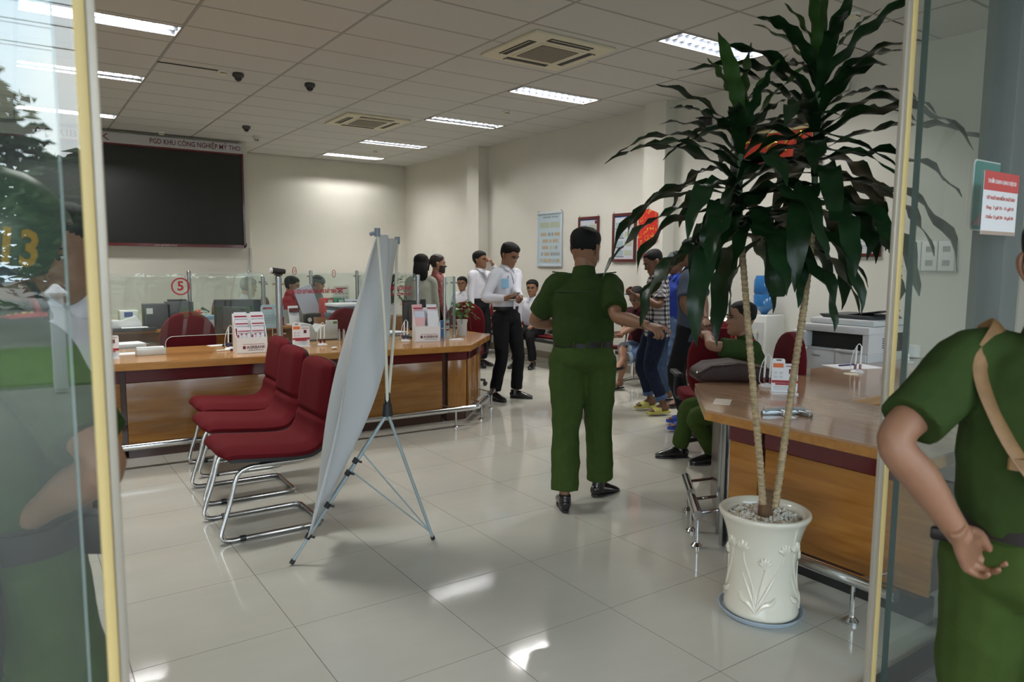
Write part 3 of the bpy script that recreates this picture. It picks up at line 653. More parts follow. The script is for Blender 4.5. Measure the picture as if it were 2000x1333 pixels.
# curved end pane
ce_ = thing('curved_screen', 'curved glass end screen with chrome posts at the right end of the counter', 'screen')
xa_, xb_ = on(868, 600, 1, 6.22)[0], on(889, 600, 1, 6.36)[0]
arc = [(xa_+(xb_-xa_)*math.sin(R(a)), 6.22+.16*(1-math.cos(R(a)))) for a in range(0, 100, 10)]
pp = arc+[(x-.007, y+.007) for x, y in arc[::-1]]
MB().prism(pp, ZC+.03, 1.38).build('curved_pane', GLASSC, ce_, True)
post(ce_, xa_-.01, 6.20, ZC, 1.375, .014); post(ce_, xb_+.01, 6.40, ZC, 1.375, .014)
t = thing('promo_card', 'small blue and white card standing inside the curved glass end', 'card', (xb_-.08, 6.44, ZC), .1)
MB().box(-.055, .055, -.01, .0, 0, .17).build('card', PAPER, t); MB().box(-.055, -.015, -.012, -.01, .0, .17).build('blue_print', mat('blue_print', (.05, .20, .55), .5), t)
for s in (.11, .06): MB().box(-.005, .05, -.012, -.01, s, s+.03).build('red_print', REDP, t)
tag(MB().box(-.07, .07, -.03, .03, 0, .012).build('paper_strip', PAPER, None, loc=(xa_+.06, 6.09, ZC+.0), rot=(0, 0, .2)), 'white strip lying at the foot of the curved glass', 'paper')
t = thing('webcam', 'black webcam clipped on top of the thick glass post', 'webcam', (1.93, yg, 1.405))
MB().box(-.03, .03, -.02, .02, -.015, .0).build('clip', DARK, t); MB().tube([(-.06, -.01, .03), (.06, .01, .02)], [.028, .022], 12).build('body', DARK, t, True); MB().tube([(-.06, -.012, .03), (-.075, -.014, .031)], [.026, .02], 12).build('lens_ring', LGREY, t, True)
# rear partitions
rp_ = thing('rear_glass_partition', 'row of glass partitions on steel posts behind the teller desks', 'partition')
yr = 8.62
xs = [.2, 1.6, 2.25, 2.97, 3.56, 4.4]
for a, b in zip(xs[:-1], xs[1:]):
    o = MB().box(a+.03, b-.03, yr-.005, yr+.005, .95, 1.375).build('glass_pane', GLASSP, rp_)
    MB().box(a+.03, b-.03, yr-.005, yr+.005, 1.375, 1.379).build('polished_top', mat('glass_rim', (.62, .70, .68), .2), o)
for x in xs[1:]: post(rp_, x, yr, .77, 1.40, .022)
for y, x in ((7.6, 2.08),):
    pass
sp_ = thing('side_glass_partition', 'glass divider running back between the teller places with oval number marks', 'partition')
for x0, y0, x1, y1 in ((2.03, 7.3, 2.09, 8.5), (3.42, 7.5, 3.52, 8.5)):
    d = Vector((x1-x0, y1-y0, 0)); L = d.length; a = math.atan2(d.y, d.x)
    o = MB().box(0, L, -.004, .004, .98, 1.40).build('glass_pane', GLASSP, sp_, loc=(x0, y0, 0), rot=(0, 0, a))
for k, (px, py) in enumerate(((575, 530), (652, 535), (756, 541))):
    p = on(px, py, 1, yr-.012); ring = [(p[0]+.022*math.cos(R(a)), p[1], p[2]+.045*math.sin(R(a))) for a in range(0, 360, 18)]
    MB().tube(ring, [(.004, .002)]*len(ring), 6, closed=True).build('number_ring', REDP, rp_)
    text('321'[k], REDP, rp_, tuple(p), .016, .035)
post(sp_, 2.03, 7.3, .77, 1.37, .016); post(sp_, 2.06, 7.36, .77, 1.35, .012)

# ------------------------------------------------------------------ desks behind the counter
def desk(name, label, x0, x1, y0, y1, z, m=WOODK, edge=WOODE, loc_group=None, legs=True):
    t = thing(name, label, 'desk', ((x0+x1)/2, (y0+y1)/2, 0), 0, loc_group); a, b = (x1-x0)/2, (y1-y0)/2
    MB().box(-a, a, -b, b, z-.035, z).build('desk_top', edge, t, bevel=.004)
    MB().box(-a+.03, a-.03, -b+.06, -b+.08, .12, z-.035).build('modesty_panel', m, t)
    for s in (-1, 1): MB().box(s*(a-.06)-.02, s*(a-.06)+.02, -b+.06, b-.05, 0, z-.035).build('side_panel', m, t)
    return t
desk('teller_desk', 'brown rear desk carrying the counting machines and dark computer cases', .1, 2.0, 8.3, 8.58, .80)
desk('teller_desk', 'brown rear desk carrying the red and green binders', 2.15, 3.55, 8.2, 8.58, .79)
t = thing('glass_topped_table', 'side table with thick green-edged glass top left of the burgundy chair', 'table', (.62, 7.35, 0))
MB().box(-.45, .45, -.3, .3, .70, .735).build('table_top', WOODK, t); g = MB().box(-.47, .47, -.33, .33, .736, .75).build('glass_top', GLASSP, t)
MB().box(-.47, .47, -.335, -.33, .736, .75).build('glass_edge', mat('pale_green_edge', (.22, .42, .33), .2), g); MB().box(-.3, .2, -.2, .2, 0, .70).build('pedestal', WOODK, t)
tag(MB().box(-.16, .16, -.11, .11, 0, .03).build('paper_pile', PAPER, None, loc=(.78, 7.25, .75), rot=(0, 0, .15), bevel=.004), 'loose white papers on the green-edged glass table', 'paper')
t = thing('wooden_cabinet', 'tall brown wooden cabinet behind the left door strip', 'cabinet', (.30, 9.6, 0))
MB().box(-.5, .42, -.25, .25, 0, 1.36).build('body', WOODK, t); MB().box(-.46, -.04, -.265, -.25, .06, 1.32).build('door', WOODP, t); MB().box(0, .39, -.265, -.25, .06, 1.32).build('door', WOODP, t)
for x in (-.08, .04): MB().box(x-.008, x+.008, -.285, -.265, .65, .8).build('handle', STEEL, t)
t = thing('wall_notice', 'white notice papers pinned on the wall above the wooden cabinet', 'notice', (.62, YS-.004, 1.62))
MB().box(-.2, .2, -.006, 0, -.25, .3).build('sheet', PAGE, t); MB().box(.12, .3, -.008, -.002, -.45, -.28).build('strip', PAPER, t)

ofc = thing('office_chair', 'burgundy round-backed office chair facing the counter at window 5', 'chair', (1.36, 7.2, 0), 0, 'burgundy office chairs')
def office_chair(t, wide=.25):
    # backrest faces +y (sitter looks to -y)
    prof = rrect(wide*2, .60, .24, 6)
    MB().prism(prof, -.035, .035, lambda p: (p[0], .28+p[2]+.02*(p[0]/wide)**2*-1, .73+p[1])).build('backrest', FABRED2, t, bevel=.02)
    MB().prism(rrect(.5, .48, .1, 5), .40, .49).build('seat', FABRED2, t, bevel=.025)
    MB().box(-.03, .03, .22, .3, .42, .6).build('back_bracket', DARK, t)
    MB().tube([(0, 0, .08), (0, 0, .40)], .03, 12).build('gas_column', DARK, t, True)
    for k in range(5):
        a = R(72*k+18); b = MB().tube([(0, 0, .1), (.28*math.cos(a), .28*math.sin(a), .07)], [.025, .016], 8).build('base_arm', DARK, t, True)
        MB().ball((.28*math.cos(a), .28*math.sin(a), .03), .03, 10, 6).build('castor', DARK, b, True)
    for s in (-1, 1):
        MB().tube([(s*.24, .02, .42), (s*.29, .0, .45), (s*.29, 0, .62)], .012, 8, 3).build('armrest_post', DARK, t, True)
        MB().box(s*.29-.03, s*.29+.03, -.12, .15, .62, .65).build('armrest', DARK, t, bevel=.01)
office_chair(ofc)
dup(ofc, (2.96, 7.06, 0), .25, 'burgundy office chair behind the counter partly covered by the leaning banner')
dup(ofc, (4.50, 7.6, 0), R(-35), 'burgundy office chair at the counter end beside the ivy')
pb_ = at(1408, 690, 5.62); o = dup(ofc, (pb_[0]+.168, pb_[1]+.224, 0), R(143), 'burgundy chair at the right desk whose back carries the seated officer arm'); 

# ------------------------------------------------------------------ things on the counter
def pen(t, x, y, lean=0, col=WHITE, tip=MAROON):
    p = MB().tube([(x, y, .04), (x+lean, y, .19)], .0062, 8).build('pen', col, t, True); MB().tube([(x, y, .02), (x+lean*.25, y, .06)], .009, 8).build('cap', tip, p, True)
def pen_stand(loc, label, n=2, tip=MAROON, rz=0):
    t = thing('pen_stand', label, 'pen holder', loc, rz, 'desk pens on cords')
    MB().lathe([(.045, 0), (.048, .008), (.03, .02), (.012, .025)], n=18).build('base', WHITE, t, True)
    for k in range(n): pen(t, -.016+.034*k, 0, .004, WHITE, tip)
    MB().tube([(.02, 0, .19), (.0, .0, .205), (-.03, .01, .14), (-.04, .02, .04), (-.02, .01, .012)], .0028, 6, 5).build('cord', WHITE, t, True)
    return t
def card_stand(loc, rz, label):
    t = thing('card_stand', label, 'card stand', loc, rz, 'white counter cards')
    MB().box(-.075, .075, -.05, .03, 0, .008).build('base', WHITE, t)
    m = Matrix.Rotation(-.12, 3, 'X')
    MB().prism(rrect(.075, .20, .012), -.003, .003, lambda p: (p[0]-.036, .0+p[2], p[1]+.108)).build('phone_panel', WHITE, t)
    MB().prism(rrect(.082, .17, .012), -.003, .003, lambda p: (p[0]+.036, .003+p[2], p[1]+.093)).build('card_panel', PAPER, t)
    MB().box(-.066, -.008, -.0055, -.003, .155, .18).build('orange_print', mat('orange_print', (.75, .17, .05), .5), t)
    MB().box(-.05, -.02, -.0056, -.0035, .196, .202).build('notch', BLACK, t)
    MB().box(.025, .05, -.0035, -.0005, .118, .146).build('emblem', SIGN, t)
    MB().box(-.072, .076, -.006, -.003, .062, .078).build('red_ribbon', REDP, t); MB().box(-.05, .05, -.0065, -.003, .05, .06).build('red_ribbon', REDP, t)
    for k in range(4): MB().box(-.06+.03*(k % 2), -.04+.03*(k % 2), -.0055, -.003, .09+.025*(k//2), .105+.025*(k//2)).build('icon', mat('icon_grey', (.6, .6, .66), .5), t)
    text('AGRIBANK E-Mobile', REDP, t, (.036, -.0035, .163), .06, .008)
    for k in range(3): MB().box(-.06, .06, -.0035, -.0028, .018+.01*k, .021+.01*k).build('text_line', GREYP, t)
    return t
def holder(loc, rz, label, seed, w_=.24, h_=.13, leaf_h=.33):
    t = thing('leaflet_holder', label, 'leaflet holder', loc, rz, 'leaflet boxes on the counter')
    d = .16; b = MB()
    b.box(-w_/2, w_/2, -d/2, -d/2+.004, 0, h_).box(-w_/2, w_/2, d/2-.004, d/2, 0, leaf_h*.96).box(-w_/2, w_/2, -d/2, d/2, 0, .004)
    for s in (-1, 1): b.prism([(-d/2, 0), (d/2, 0), (d/2, leaf_h*.96), (d/2-.03, leaf_h*.96), (-d/2, h_)], s*w_/2-.002, s*w_/2+.002, lambda p: (p[2], p[0], p[1]))
    b.build('box', WHITE, t)
    MB().box(-w_*.30, -w_*.21, -d/2-.001, -d/2+.001, .035, .06).build('emblem', SIGN, t); text('AGRIBANK', mat('logo_grey', (.14, .04, .06), .5), t, (w_*.13, -d/2-.001, .048), w_*.62, .024, bold=.02)
    text('Mang phồn thịnh đến khách hàng', INK, t, (w_*.12, -d/2-.001, .026), w_*.5, .006)
    MB().box(-w_*.3, w_*.4, -d/2-.001, -d/2+.001, .072, .075).build('text_line', REDP, t)
    rnd = random.Random(seed)
    for r in range(3):
        y = -d/2+.03+.045*r; top_ = h_+.06+.06*r
        for c in range(2):
            x = -w_*.26+w_*.5*c+rnd.uniform(-.012, .012); ww = w_*.22
            lf = MB().obox((x, y, top_/2+.02), (ww*2-.006, .006, top_), Matrix.Rotation(rnd.uniform(-.05, .05), 3, 'Y')@Matrix.Rotation(-.12, 3, 'X')).build('leaflet', [PAPER, mat('leaflet_pink', (.75, .45, .46), .6), PAPER, mat('leaflet_lilac', (.62, .66, .78), .6)][(r*2+c+seed) % 4 if seed else 0], t)
            if not seed and r < 2:
                for a_ in range(2):
                    for b_ in range(2): MB().box(x-ww*.5+ww*a_*.7, x-ww*.5+ww*a_*.7+.012, y-.009, y-.007, top_*(.62+.16*b_), top_*(.62+.16*b_)+.012).build('red_square', REDP, lf)
            if not seed or r == 2:
                MB().box(x-ww*.9, x+ww*.9, y-.006-.0, y-.004, top_*.93, top_*.97).build('red_print', REDP, lf)
                MB().box(x-ww*.95, x-ww*.75, y-.006, y-.004, top_*.55, top_*.8).build('red_print', REDP, lf)
    return t
p = on(494, 690, 2, ZC); holder((p[0], p[1]+.08, ZC), -.06, 'white leaflet box full of red and white leaflets left of the row of chairs', 0)
p = on(840, 668, 2, ZC); holder((p[0], p[1]+.08, ZC), -.28, 'white leaflet box with pink and lilac leaflets beside the curved glass end', 1, .235, .15, .33)
p = on(588, 678, 2, ZC); card_stand((p[0]+.01, p[1]+.03, ZC), -.1, 'white phone-shaped counter card in front of the banknote counter')
p = on(218, 702, 2, ZC); card_stand((p[0]-.02, p[1]+.03, ZC), 0, 'white phone-shaped counter card next to the left door strip')
p = on(632, 676, 2, ZC); pen_stand((p[0], p[1]+.03, ZC), 'white twin pen stand in front of the banknote counter')
p = on(795, 668, 2, ZC); pen_stand((p[0], p[1]+.03, ZC), 'white twin pen stand beside the lilac leaflet box', 2, mat('navy_cap', (.03, .02, .12), .4))
p = on(452, 684, 2, ZC); pen_stand((p[0], p[1]+.03, ZC), 'single pen stand with white cord left of the red leaflet box', 1, mat('navy_cap', (.03, .02, .12), .4))
p = on(440, 686, 2, ZC)
t = thing('pen', 'white and navy pen lying in front of the red leaflet box', 'pen', (p[0], p[1], ZC), .1); MB().tube([(-.07, 0, .008), (.04, 0, .008)], .006, 8).build('barrel', WHITE, t, True); MB().tube([(.04, 0, .008), (.075, 0, .008)], .008, 8).build('cap', mat('navy_cap', (.03, .02, .12), .4), t, True)
p = on(296, 694, 2, ZC)
t = thing('acrylic_box', 'low clear acrylic box with crumpled white slips near the counter edge', 'box', (p[0], p[1]+.04, ZC), .02)
MB().box(-.105, .105, -.05, .05, 0, .05).build('case', mat('frosted_acrylic', (.55, .57, .54), .25, spec=.8), t, bevel=.004); MB().box(-.1, .1, -.02, .04, .05, .062).build('slips', PAPER, t, bevel=.005)
p = on(240, 694, 2, ZC); tag(MB().box(-.16, .1, -.07, .07, 0, .006).build('paper_sheet', PAPER, None, loc=(p[0], p[1]+.05, ZC)), 'white sheet on the counter beside the left counter card', 'paper')
p = on(425, 676, 2, ZC); tag(MB().box(-.07, .07, -.05, .05, 0, .003).build('paper_slip', PAPER, None, loc=(p[0], p[1]+.03, ZC), rot=(0, 0, .2)), 'white slip on the counter before the dark monitor', 'paper')
t = thing('round_sign', 'rounded light blue promotion board standing behind the red leaflet box', 'sign', (1.90, 6.56, ZC), -.1)
MB().tube([(0, .012, .0), (0, .012, .2)], .006, 8).lathe([(.05, 0), (.05, .008), (.01, .012)], (0, .012, 0), 14).build('stand', STEEL, t, True)
MB().prism(rrect(.20, .21, .03), -.004, .004, lambda p: (p[0], p[2], p[1]+.26)).build('board', mat('promo_blue', (.50, .66, .76), .5, var=.3, vscale=6), t)
MB().box(-.08, -.0, -.007, -.004, .325, .342).build('red_title', REDP, t); MB().prism([(.1, .17), (.1, .25), (.03, .25), (.06, .19)], -.007, -.004, lambda p: (p[0], p[2], p[1])).build('red_corner', REDP, t)
MB().box(.02, .06, -.007, -.004, .27, .33).build('phone_print', WHITE, t)
for k in range(4): MB().box(-.085, .01, -.006, -.004, .20+.022*k, .206+.022*k).build('text_line', GREYP, t)
# banknote counter
p = on(634, 668, 2, ZC); t = thing('banknote_counter', 'pale grey banknote counting machine on the counter', 'counting machine', (p[0]-.02, p[1]+.25, ZC), .05)
MB().prism([(-.17, 0), (.15, 0), (.15, .13), (.06, .15), (-.02, .08), (-.06, .16), (-.16, .17)], -.12, .12, lambda p: (p[0], p[2], p[1])).build('body', LGREY, t, bevel=.01)
MB().box(.08, .2, -.125, -.1, .0, .19).build('display_housing', LGREY, t, bevel=.008); MB().box(.15, .19, -.128, -.124, .155, .178).build('display', mat('green_display', (.12, .22, .04), .4), t)
MB().box(-.15, .19, -.13, .13, -.001, .012).build('base', DARK, t)
for k in range(2):
    p = on(668+9*k, 668, 2, ZC); tag(MB().lathe([(.014, 0), (.014, .085), (.008, .09), (.009, .11)], n=14).build('stamp', BRUSH, None, True, loc=(p[0]+.02, p[1]+.12, ZC)), ['steel stamp next to the banknote counter', 'steel stamp half behind the leaning banner'][k], 'stamp')
p = on(655, 683, 2, ZC); tag(MB().ball((0, 0, .012), (.03, .022, .012), 12, 6).build('sponge_dish', mat('clear_plastic', (.6, .62, .6), .1, spec=.8), None, True, loc=(p[0], p[1]+.02, ZC)), 'small clear dish near the counter edge before the stamps', 'dish')
p = on(815, 662, 2, ZC); tag(MB().ball((0, 0, .02), (.035, .025, .02), 14, 8).build('green_sponge', mat('lime_green', (.30, .42, .05), .6), None, True, loc=(p[0], p[1]+.06, ZC)), 'lime green sponge beside the lilac leaflet box', 'sponge')
# papers and folders near window 4
def pile(loc, rz, w_, d_, hs, label, name='paper_pile', mats=None, clip=False, seed=0, grp='stacks of papers behind the glass'):
    t = thing(name, label, 'paper', loc, rz, grp); z = 0; rnd = random.Random(seed+5)
    for k, h_ in enumerate(hs):
        dx = rnd.uniform(-.02, .02); MB().obox((dx, rnd.uniform(-.015, .015), z+h_/2), (w_, d_, h_), Matrix.Rotation(rnd.uniform(-.09, .09), 3, 'Z')).build('sheaf', (mats or [PAPER])[k % len(mats or [1])], t, bevel=.003); z += h_+.001
    if clip: MB().box(-.03, .03, -d_/2-.02, -d_/2+.03, z*.6, z*.6+.03).build('binder_clip', BLACK, t)
    return t
SLATE = mat('slate_folder', (.10, .13, .17), .5)
BLUEP = mat('paper_bluish', (.50, .54, .62), .7)
p = on(770, 655, 2, ZC); pile((p[0]-.02, p[1]+.06, ZC), .25, .32, .22, (.01, .008, .012), 'open white papers on the counter between the banner poles', mats=[PAPER, BLUEP, PAPER])
pile((3.08, 7.72, .9), .1, .42, .3, (.05, .03, .045, .03), 'untidy stack of dark folders and papers behind the banner poles', mats=[SLATE, BLUEP, SLATE, PAPER], seed=3)
tag(MB().box(-.4, .4, -.2, .2, 0, .90).build('low_cabinet', WOODK, None, loc=(3.15, 7.72, 0)), 'low brown cabinet under the untidy folders', 'cabinet')
def monitor(loc, rz, label, w_=.46, h_=.30, back=True):
    t = thing('monitor', label, 'monitor', loc, rz, 'dark computer monitors')
    MB().box(-w_/2, w_/2, 0, .035, .10, .10+h_).build('shell', DARK, t, bevel=.01); MB().box(-w_*.3, w_*.3, .03, .07, .14, .10+h_*.8).build('rear_hump', CHAR, t, bevel=.015)
    MB().box(-w_/2+.015, w_/2-.015, -.003, .001, .115, .09+h_).build('display', mat('dark_screen', (.03, .035, .04), .12), t)
    MB().box(-.03, .03, .03, .05, 0, .2).build('neck', DARK, t); MB().box(-.12, .12, -.06, .12, 0, .015).build('foot', DARK, t, bevel=.004)
    return t
monitor((1.65, 6.74, ZC), R(155), 'dark monitor seen from behind, above the red leaflet box', .40, .31)
monitor((3.32, 6.60, ZC), R(190), 'dark monitor seen from behind, above the lilac leaflet box', .28, .28)
# rear desk contents
yb = 8.44
def rear(px): return on(px, 600, 1, yb)[0]
t = thing('counting_machine', 'silver counting machine with blue display on the left rear desk', 'counting machine', (rear(236), yb, .80))
MB().prism([(-.2, 0), (.17, 0), (.17, .08), (.12, .15), (-.02, .1), (-.2, .11)], -.12, .1, lambda p: (p[0], p[2], p[1])).build('body', LGREY, t, bevel=.01); MB().box(-.02, .16, -.06, .1, .1, .2).build('head', LGREY, t, bevel=.01)
MB().box(.02, .1, -.065, -.06, .135, .185).build('blue_display', mat('blue_display', (.05, .06, .25), .3), t); MB().tube([(-.15, -.125, .05), (-.15, -.11, .05)], .028, 14).build('knob', BLACK, t, True)
t = thing('printer_tray', 'low dark tray with white sheets under the counting machine', 'tray', (rear(250)+.03, yb-.18, .80)); MB().box(-.2, .2, -.06, .06, 0, .03).build('tray', BLACK, t); MB().box(-.12, .12, -.055, .05, .031, .036).build('sheets', PAPER, t)
t = thing('computer_case', 'dark computer case with a white label, lying behind the figure 5', 'computer', (rear(310)-.02, yb+.02, .80), 0, 'dark computer cases')
MB().box(-.13, .12, -.1, .1, 0, .26).build('case', CHAR, t, bevel=.005); MB().box(-.11, -.05, -.103, -.1, .16, .22).build('label', LGREY, t)
t = thing('computer_case', 'plain dark computer case right of the one with a white label', 'computer', (rear(345)+.025, yb+.02, .80), 0, 'dark computer cases')
MB().box(-.13, .13, -.1, .1, 0, .28).build('case', CHAR, t, bevel=.005); MB().box(-.1, .08, -.02, .08, .281, .30).build('tray', BLACK, t)
BK = [mat('book_blue', (.18, .32, .45), .6), BLUEP]
pile((rear(372)+.10, 8.36, .80), .3, .27, .2, (.09, .035), 'thick blue-covered ledger pile behind the burgundy chair', 'ledger_pile', [BLUEP, BK[0]], seed=4)
t = thing('hole_punch', 'white hole punch on the blue ledger pile', 'hole punch', (rear(372)+.12, 8.40, .928)); MB().box(-.06, .06, -.02, .02, 0, .015).build('base', LGREY, t); MB().tube([(-.05, 0, .015), (-.02, 0, .04), (.03, 0, .04), (.05, 0, .015)], .007, 8, 3).build('handle', LGREY, t, True)
pile((rear(412)+.08, 8.40, .80), -.1, .24, .2, (.05, .04, .02), 'white paper stack left of the dark monitor', mats=[BLUEP, PAPER, PAPER], seed=6)
t = thing('tape_dispenser', 'red tape dispenser on the rear desk beside the steel post', 'tape dispenser', (rear(390), 8.42, .93)); MB().ball((-.02, 0, .03), (.045, .03, .03), 12, 8).build('body', mat('bright_red', (.40, .03, .03), .4), t, True); MB().obox((.05, 0, .05), (.09, .03, .03), Matrix.Rotation(.6, 3, 'Y')).build('cutter', CHAR, t)
tag(MB().box(-.05, .05, -.05, .05, 0, .13).build('stand_block', SLATE, None, loc=(rear(390), 8.42, .80)), 'slate coloured block under the red tape dispenser', 'block')
def binder(px, col, label, lean=0):
    t = thing('box_file', label, 'box file', (rear(px), 8.28, .79), 0)
    MB().prism([(-.12, 0), (.12, 0), (.12, .3), (.0, .3), (-.12, .12)], -.05, .05, lambda p: (p[2]+.0, p[0], p[1])).build('case', col, t, bevel=.003)
    MB().box(-.045, .045, -.125, -.115, 0, .3).build('spine', col, t); MB().box(-.026, .03, -.129, -.124, .15, .285).build('label_card', mat('label_grey', (.55, .56, .52), .6), t)
    MB().tube([(0, -.127, .06), (0, -.122, .06)], .02, 14).build('finger_hole', BLACK, t, True)
binder(628, mat('binder_red', (.42, .04, .03), .5), 'red box file on the rear desk'); binder(649, mat('binder_green', (.02, .20, .10), .5), 'green box file on the rear desk')
pile((rear(676)+.04, 8.36, .79), .05, .30, .24, (.07, .05, .04), 'tall white paper stack right of the green box file', mats=[BLUEP, PAPER, PAPER], seed=8)
pile((rear(676)+.04, 8.36, .955), -.05, .32, .24, (.03, .03, .04), 'grey paper bundle with a black clip on top of the tall stack', mats=[BLUEP, mat('paper_grey', (.40, .43, .46), .7)], clip=True, seed=9)
t = thing('leaning_folder', 'big slanted bluish folder behind the red box file', 'folder', (rear(606), 8.50, .79)); MB().obox((0, 0, .22), (.22, .02, .44), Matrix.Rotation(-.35, 3, 'Y')).build('cover', BLUEP, t); MB().obox((.02, .015, .23), (.2, .02, .42), Matrix.Rotation(-.3, 3, 'Y')).build('back_cover', SLATE, t)
t = thing('desk_calendar', 'white and maroon desk calendar left of the clocks', 'calendar', (rear(566), 8.30, .79), .1); MB().obox((0, 0, .11), (.12, .01, .22), Matrix.Rotation(-.25, 3, 'X')).build('page', PAPER, t); MB().obox((0, -.012, .17), (.12, .01, .045), Matrix.Rotation(-.25, 3, 'X')).build('maroon_band', MAROON, t); MB().box(-.06, .06, .0, .1, 0, .006).build('base', PAPER, t)
for k, px in enumerate((590, 604)):
    t = thing('stamp_rack', ['dark stamp rack with white dial behind the counter card', 'dark stamp rack touching the red box file'][k], 'stamp rack', (rear(px), 8.22, .79), 0, 'stamp racks'); MB().box(-.05, .05, -.04, .04, 0, .12).build('case', BLACK, t, bevel=.006); MB().tube([(0, -.042, .06), (0, -.04, .06)], .025, 14).build('dial', LGREY, t, True); MB().box(-.05, .05, -.05, .05, .12, .135).build('lid', BRUSH, t)
tag(MB().box(-.2, .2, -.015, .015, 0, .16).build('cubicle_board', mat('sage_board', (.33, .36, .33), .7), None, loc=(rear(575), 8.53, .79)), 'sage grey cubicle board behind the desk calendar', 'board')
p = on(667, 575, 1, 8.60); t = thing('pinned_calendar', 'pale yellow calendar sheet on the rear glass above the paper bundle', 'calendar', (p[0], 8.605, p[2])); MB().box(-.1, .1, -.003, .003, -.1, .1).build('sheet', mat('calendar_cream', (.62, .60, .50), .7), t); MB().box(-.07, .07, -.005, -.003, .065, .08).build('heading', REDP, t)
for k in range(8): MB().box(-.08+.045*(k % 4), -.05+.045*(k % 4), -.005, -.003, .0-.05*(k//4), .02-.05*(k//4)).build('date_row', GREYP, t)
t = thing('counting_tray', 'grey document tray in front of the seated white-shirted clerk', 'tray', (rear(500)+.03, 8.36, .80)); MB().box(-.2, .22, -.12, .12, 0, .09).build('body', GREYP, t, bevel=.01); MB().box(-.18, .2, -.1, .1, .091, .11).build('sheets', BLUEP, t)
# photocopier
t = thing('photocopier', 'large pale grey photocopier with black paper opening by the right wall', 'photocopier', (5.5, 3.34, 0))
G = mat('copier_grey', (.47, .48, .485), .45); G2 = mat('copier_pale', (.56, .57, .575), .42)
MB().box(0, .62, -.27, .27, .06, .82).build('cabinet', G, t, bevel=.008)
for k in range(2): MB().box(-.012, 0, -.26+.27*k, -.005+.27*k, .44, .81).build('front_door', G2, t, bevel=.005)
for k in range(2): q = MB().box(-.014, 0, -.26, .26, .08+.16*k, .22+.16*k).build('paper_drawer', G2, t, bevel=.005); MB().box(-.018, -.014, -.08, .08, .15+.16*k, .175+.16*k).build('handle', CHAR, q)
MB().box(.38, .62, -.27, .27, .82, .97).box(.0, .62, -.27, -.22, .82, .97).build('neck', G2, t)
MB().box(.02, .40, -.22, .27, .82, .835).build('output_tray', G2, t); MB().box(.05, .378, -.218, .272, .837, .968).build('dark_recess', BLACK, t)
MB().box(-.04, .1, .25, .40, .83, .97).build('bypass_unit', G2, t, bevel=.02)
MB().box(-.02, .62, -.28, .30, .97, 1.03).build('scanner_bed', G2, t, bevel=.01)
MB().box(.06, .62, -.27, .29, 1.03, 1.08).build('document_feeder', G2, t, bevel=.015)
MB().prism([(-.24, 0), (.2, .0), (.24, .03), (-.2, .03)], .05, .5, lambda p: (p[2]+.06, p[0], 1.08+p[1])).build('feeder_lid', CHAR, t, bevel=.005)
MB().obox((.30, -.10, 1.125), (.30, .34, .012), Matrix.Rotation(-.16, 3, 'X')).build('input_tray', DARK, t, bevel=.003)
MB().box(-.06, .0, -.20, -.02, .82, .845).build('control_panel', G, t, bevel=.008); MB().box(-.045, -.02, -.16, -.06, .845, .849).build('panel_display', CHAR, t)
text('Canon', BLACK, t, (-.0145, .17, .77), .07, .016, (R(90), 0, R(-90)))
for k in range(2):
    for j in range(5): MB().box(.2+.15*k, .3+.15*k, -.272, -.268, .855+.018*j, .864+.018*j).build('vent_slot', CHAR, t)
for x in (.05, .55):
    for y in (-.22, .22): MB().tube([(x, y, 0), (x, y, .06)], .03, 10).build('castor', DARK, t)
# water dispenser
p = on(1494, 575, 0, 6.75); t = thing('water_dispenser', 'white water dispenser with an upturned blue bottle behind the plant', 'water dispenser', (6.75, p[1], 0), RW)
MB().box(-.15, .15, -.16, .16, 0, .98).build('body', mat('dispenser_white', (.68, .68, .64), .4), t, bevel=.02); MB().box(-.12, .12, -.165, -.15, .62, .9).build('recess', LGREY, t)
for s in (-.05, .05): MB().box(s-.012, s+.012, -.20, -.16, .78, .82).build('tap', CREAM, t)
MB().lathe([(.03, 0), (.05, .03), (.115, .09), (.12, .2), (.11, .22), (.12, .24), (.12, .36), (.10, .42)], (0, 0, .98), 24).build('bottle', mat('blue_bottle', (.045, .22, .55), .08, spec=.8, trans=.25), t, True)
MB().box(-.16, -.155, -.1, .1, .7, .9).build('cup_holder', CREAM, t)
# ------------------------------------------------------------------ right hand desk
ZD = .75
rd = thing('reception_desk', 'L-shaped reception desk with pale brown top and maroon band on the right', 'desk')
rtop = [(2.98, 1.38), (3.87, 1.38), (3.87, 2.27), (6.25, 2.27), (6.25, 3.13), (3.58, 3.13), (2.98, 2.53)]
MB().prism(rtop[:2]+[(3.87, 2.27), (2.98, 2.42)], ZD-.012, ZD).build('worktop', WOODB, rd)
MB().prism([(2.98, 2.4235), (3.87, 2.2735), (6.25, 2.2735), (6.25, 3.13), (3.58, 3.13), (2.98, 2.53)], ZD-.012, ZD).build('worktop', WOODB, rd)
MB().prism([(x, y) for x, y in rtop], ZD-.055, ZD-.0125).build('worktop_edge', WOODE, rd)
for a, b, wv in (((3.08, 2.22), (3.08, 1.4), 0), ((3.08, 2.44), (3.08, 2.26), 1)):
    panel_on(a, b, .13, ZD-.16, -.02, .0, 'front_panel', WOODP, rd, .003); panel_on(a, b, ZD-.155, ZD-.056, -.02, .008, 'maroon_band', MAROON, rd); panel_on(a, b, 0, .12, -.06, -.03, 'kick_board', BLACK, rd)
panel_on((3.12, 2.28), (3.12, 2.2), .05, ZD-.06, -.02, -.01, 'groove', DKWOOD, rd)
panel_on((3.6, 2.99), (3.1, 2.49), .06, ZD-.06, -.02, .0, 'corner_panel', DKWOOD, rd)
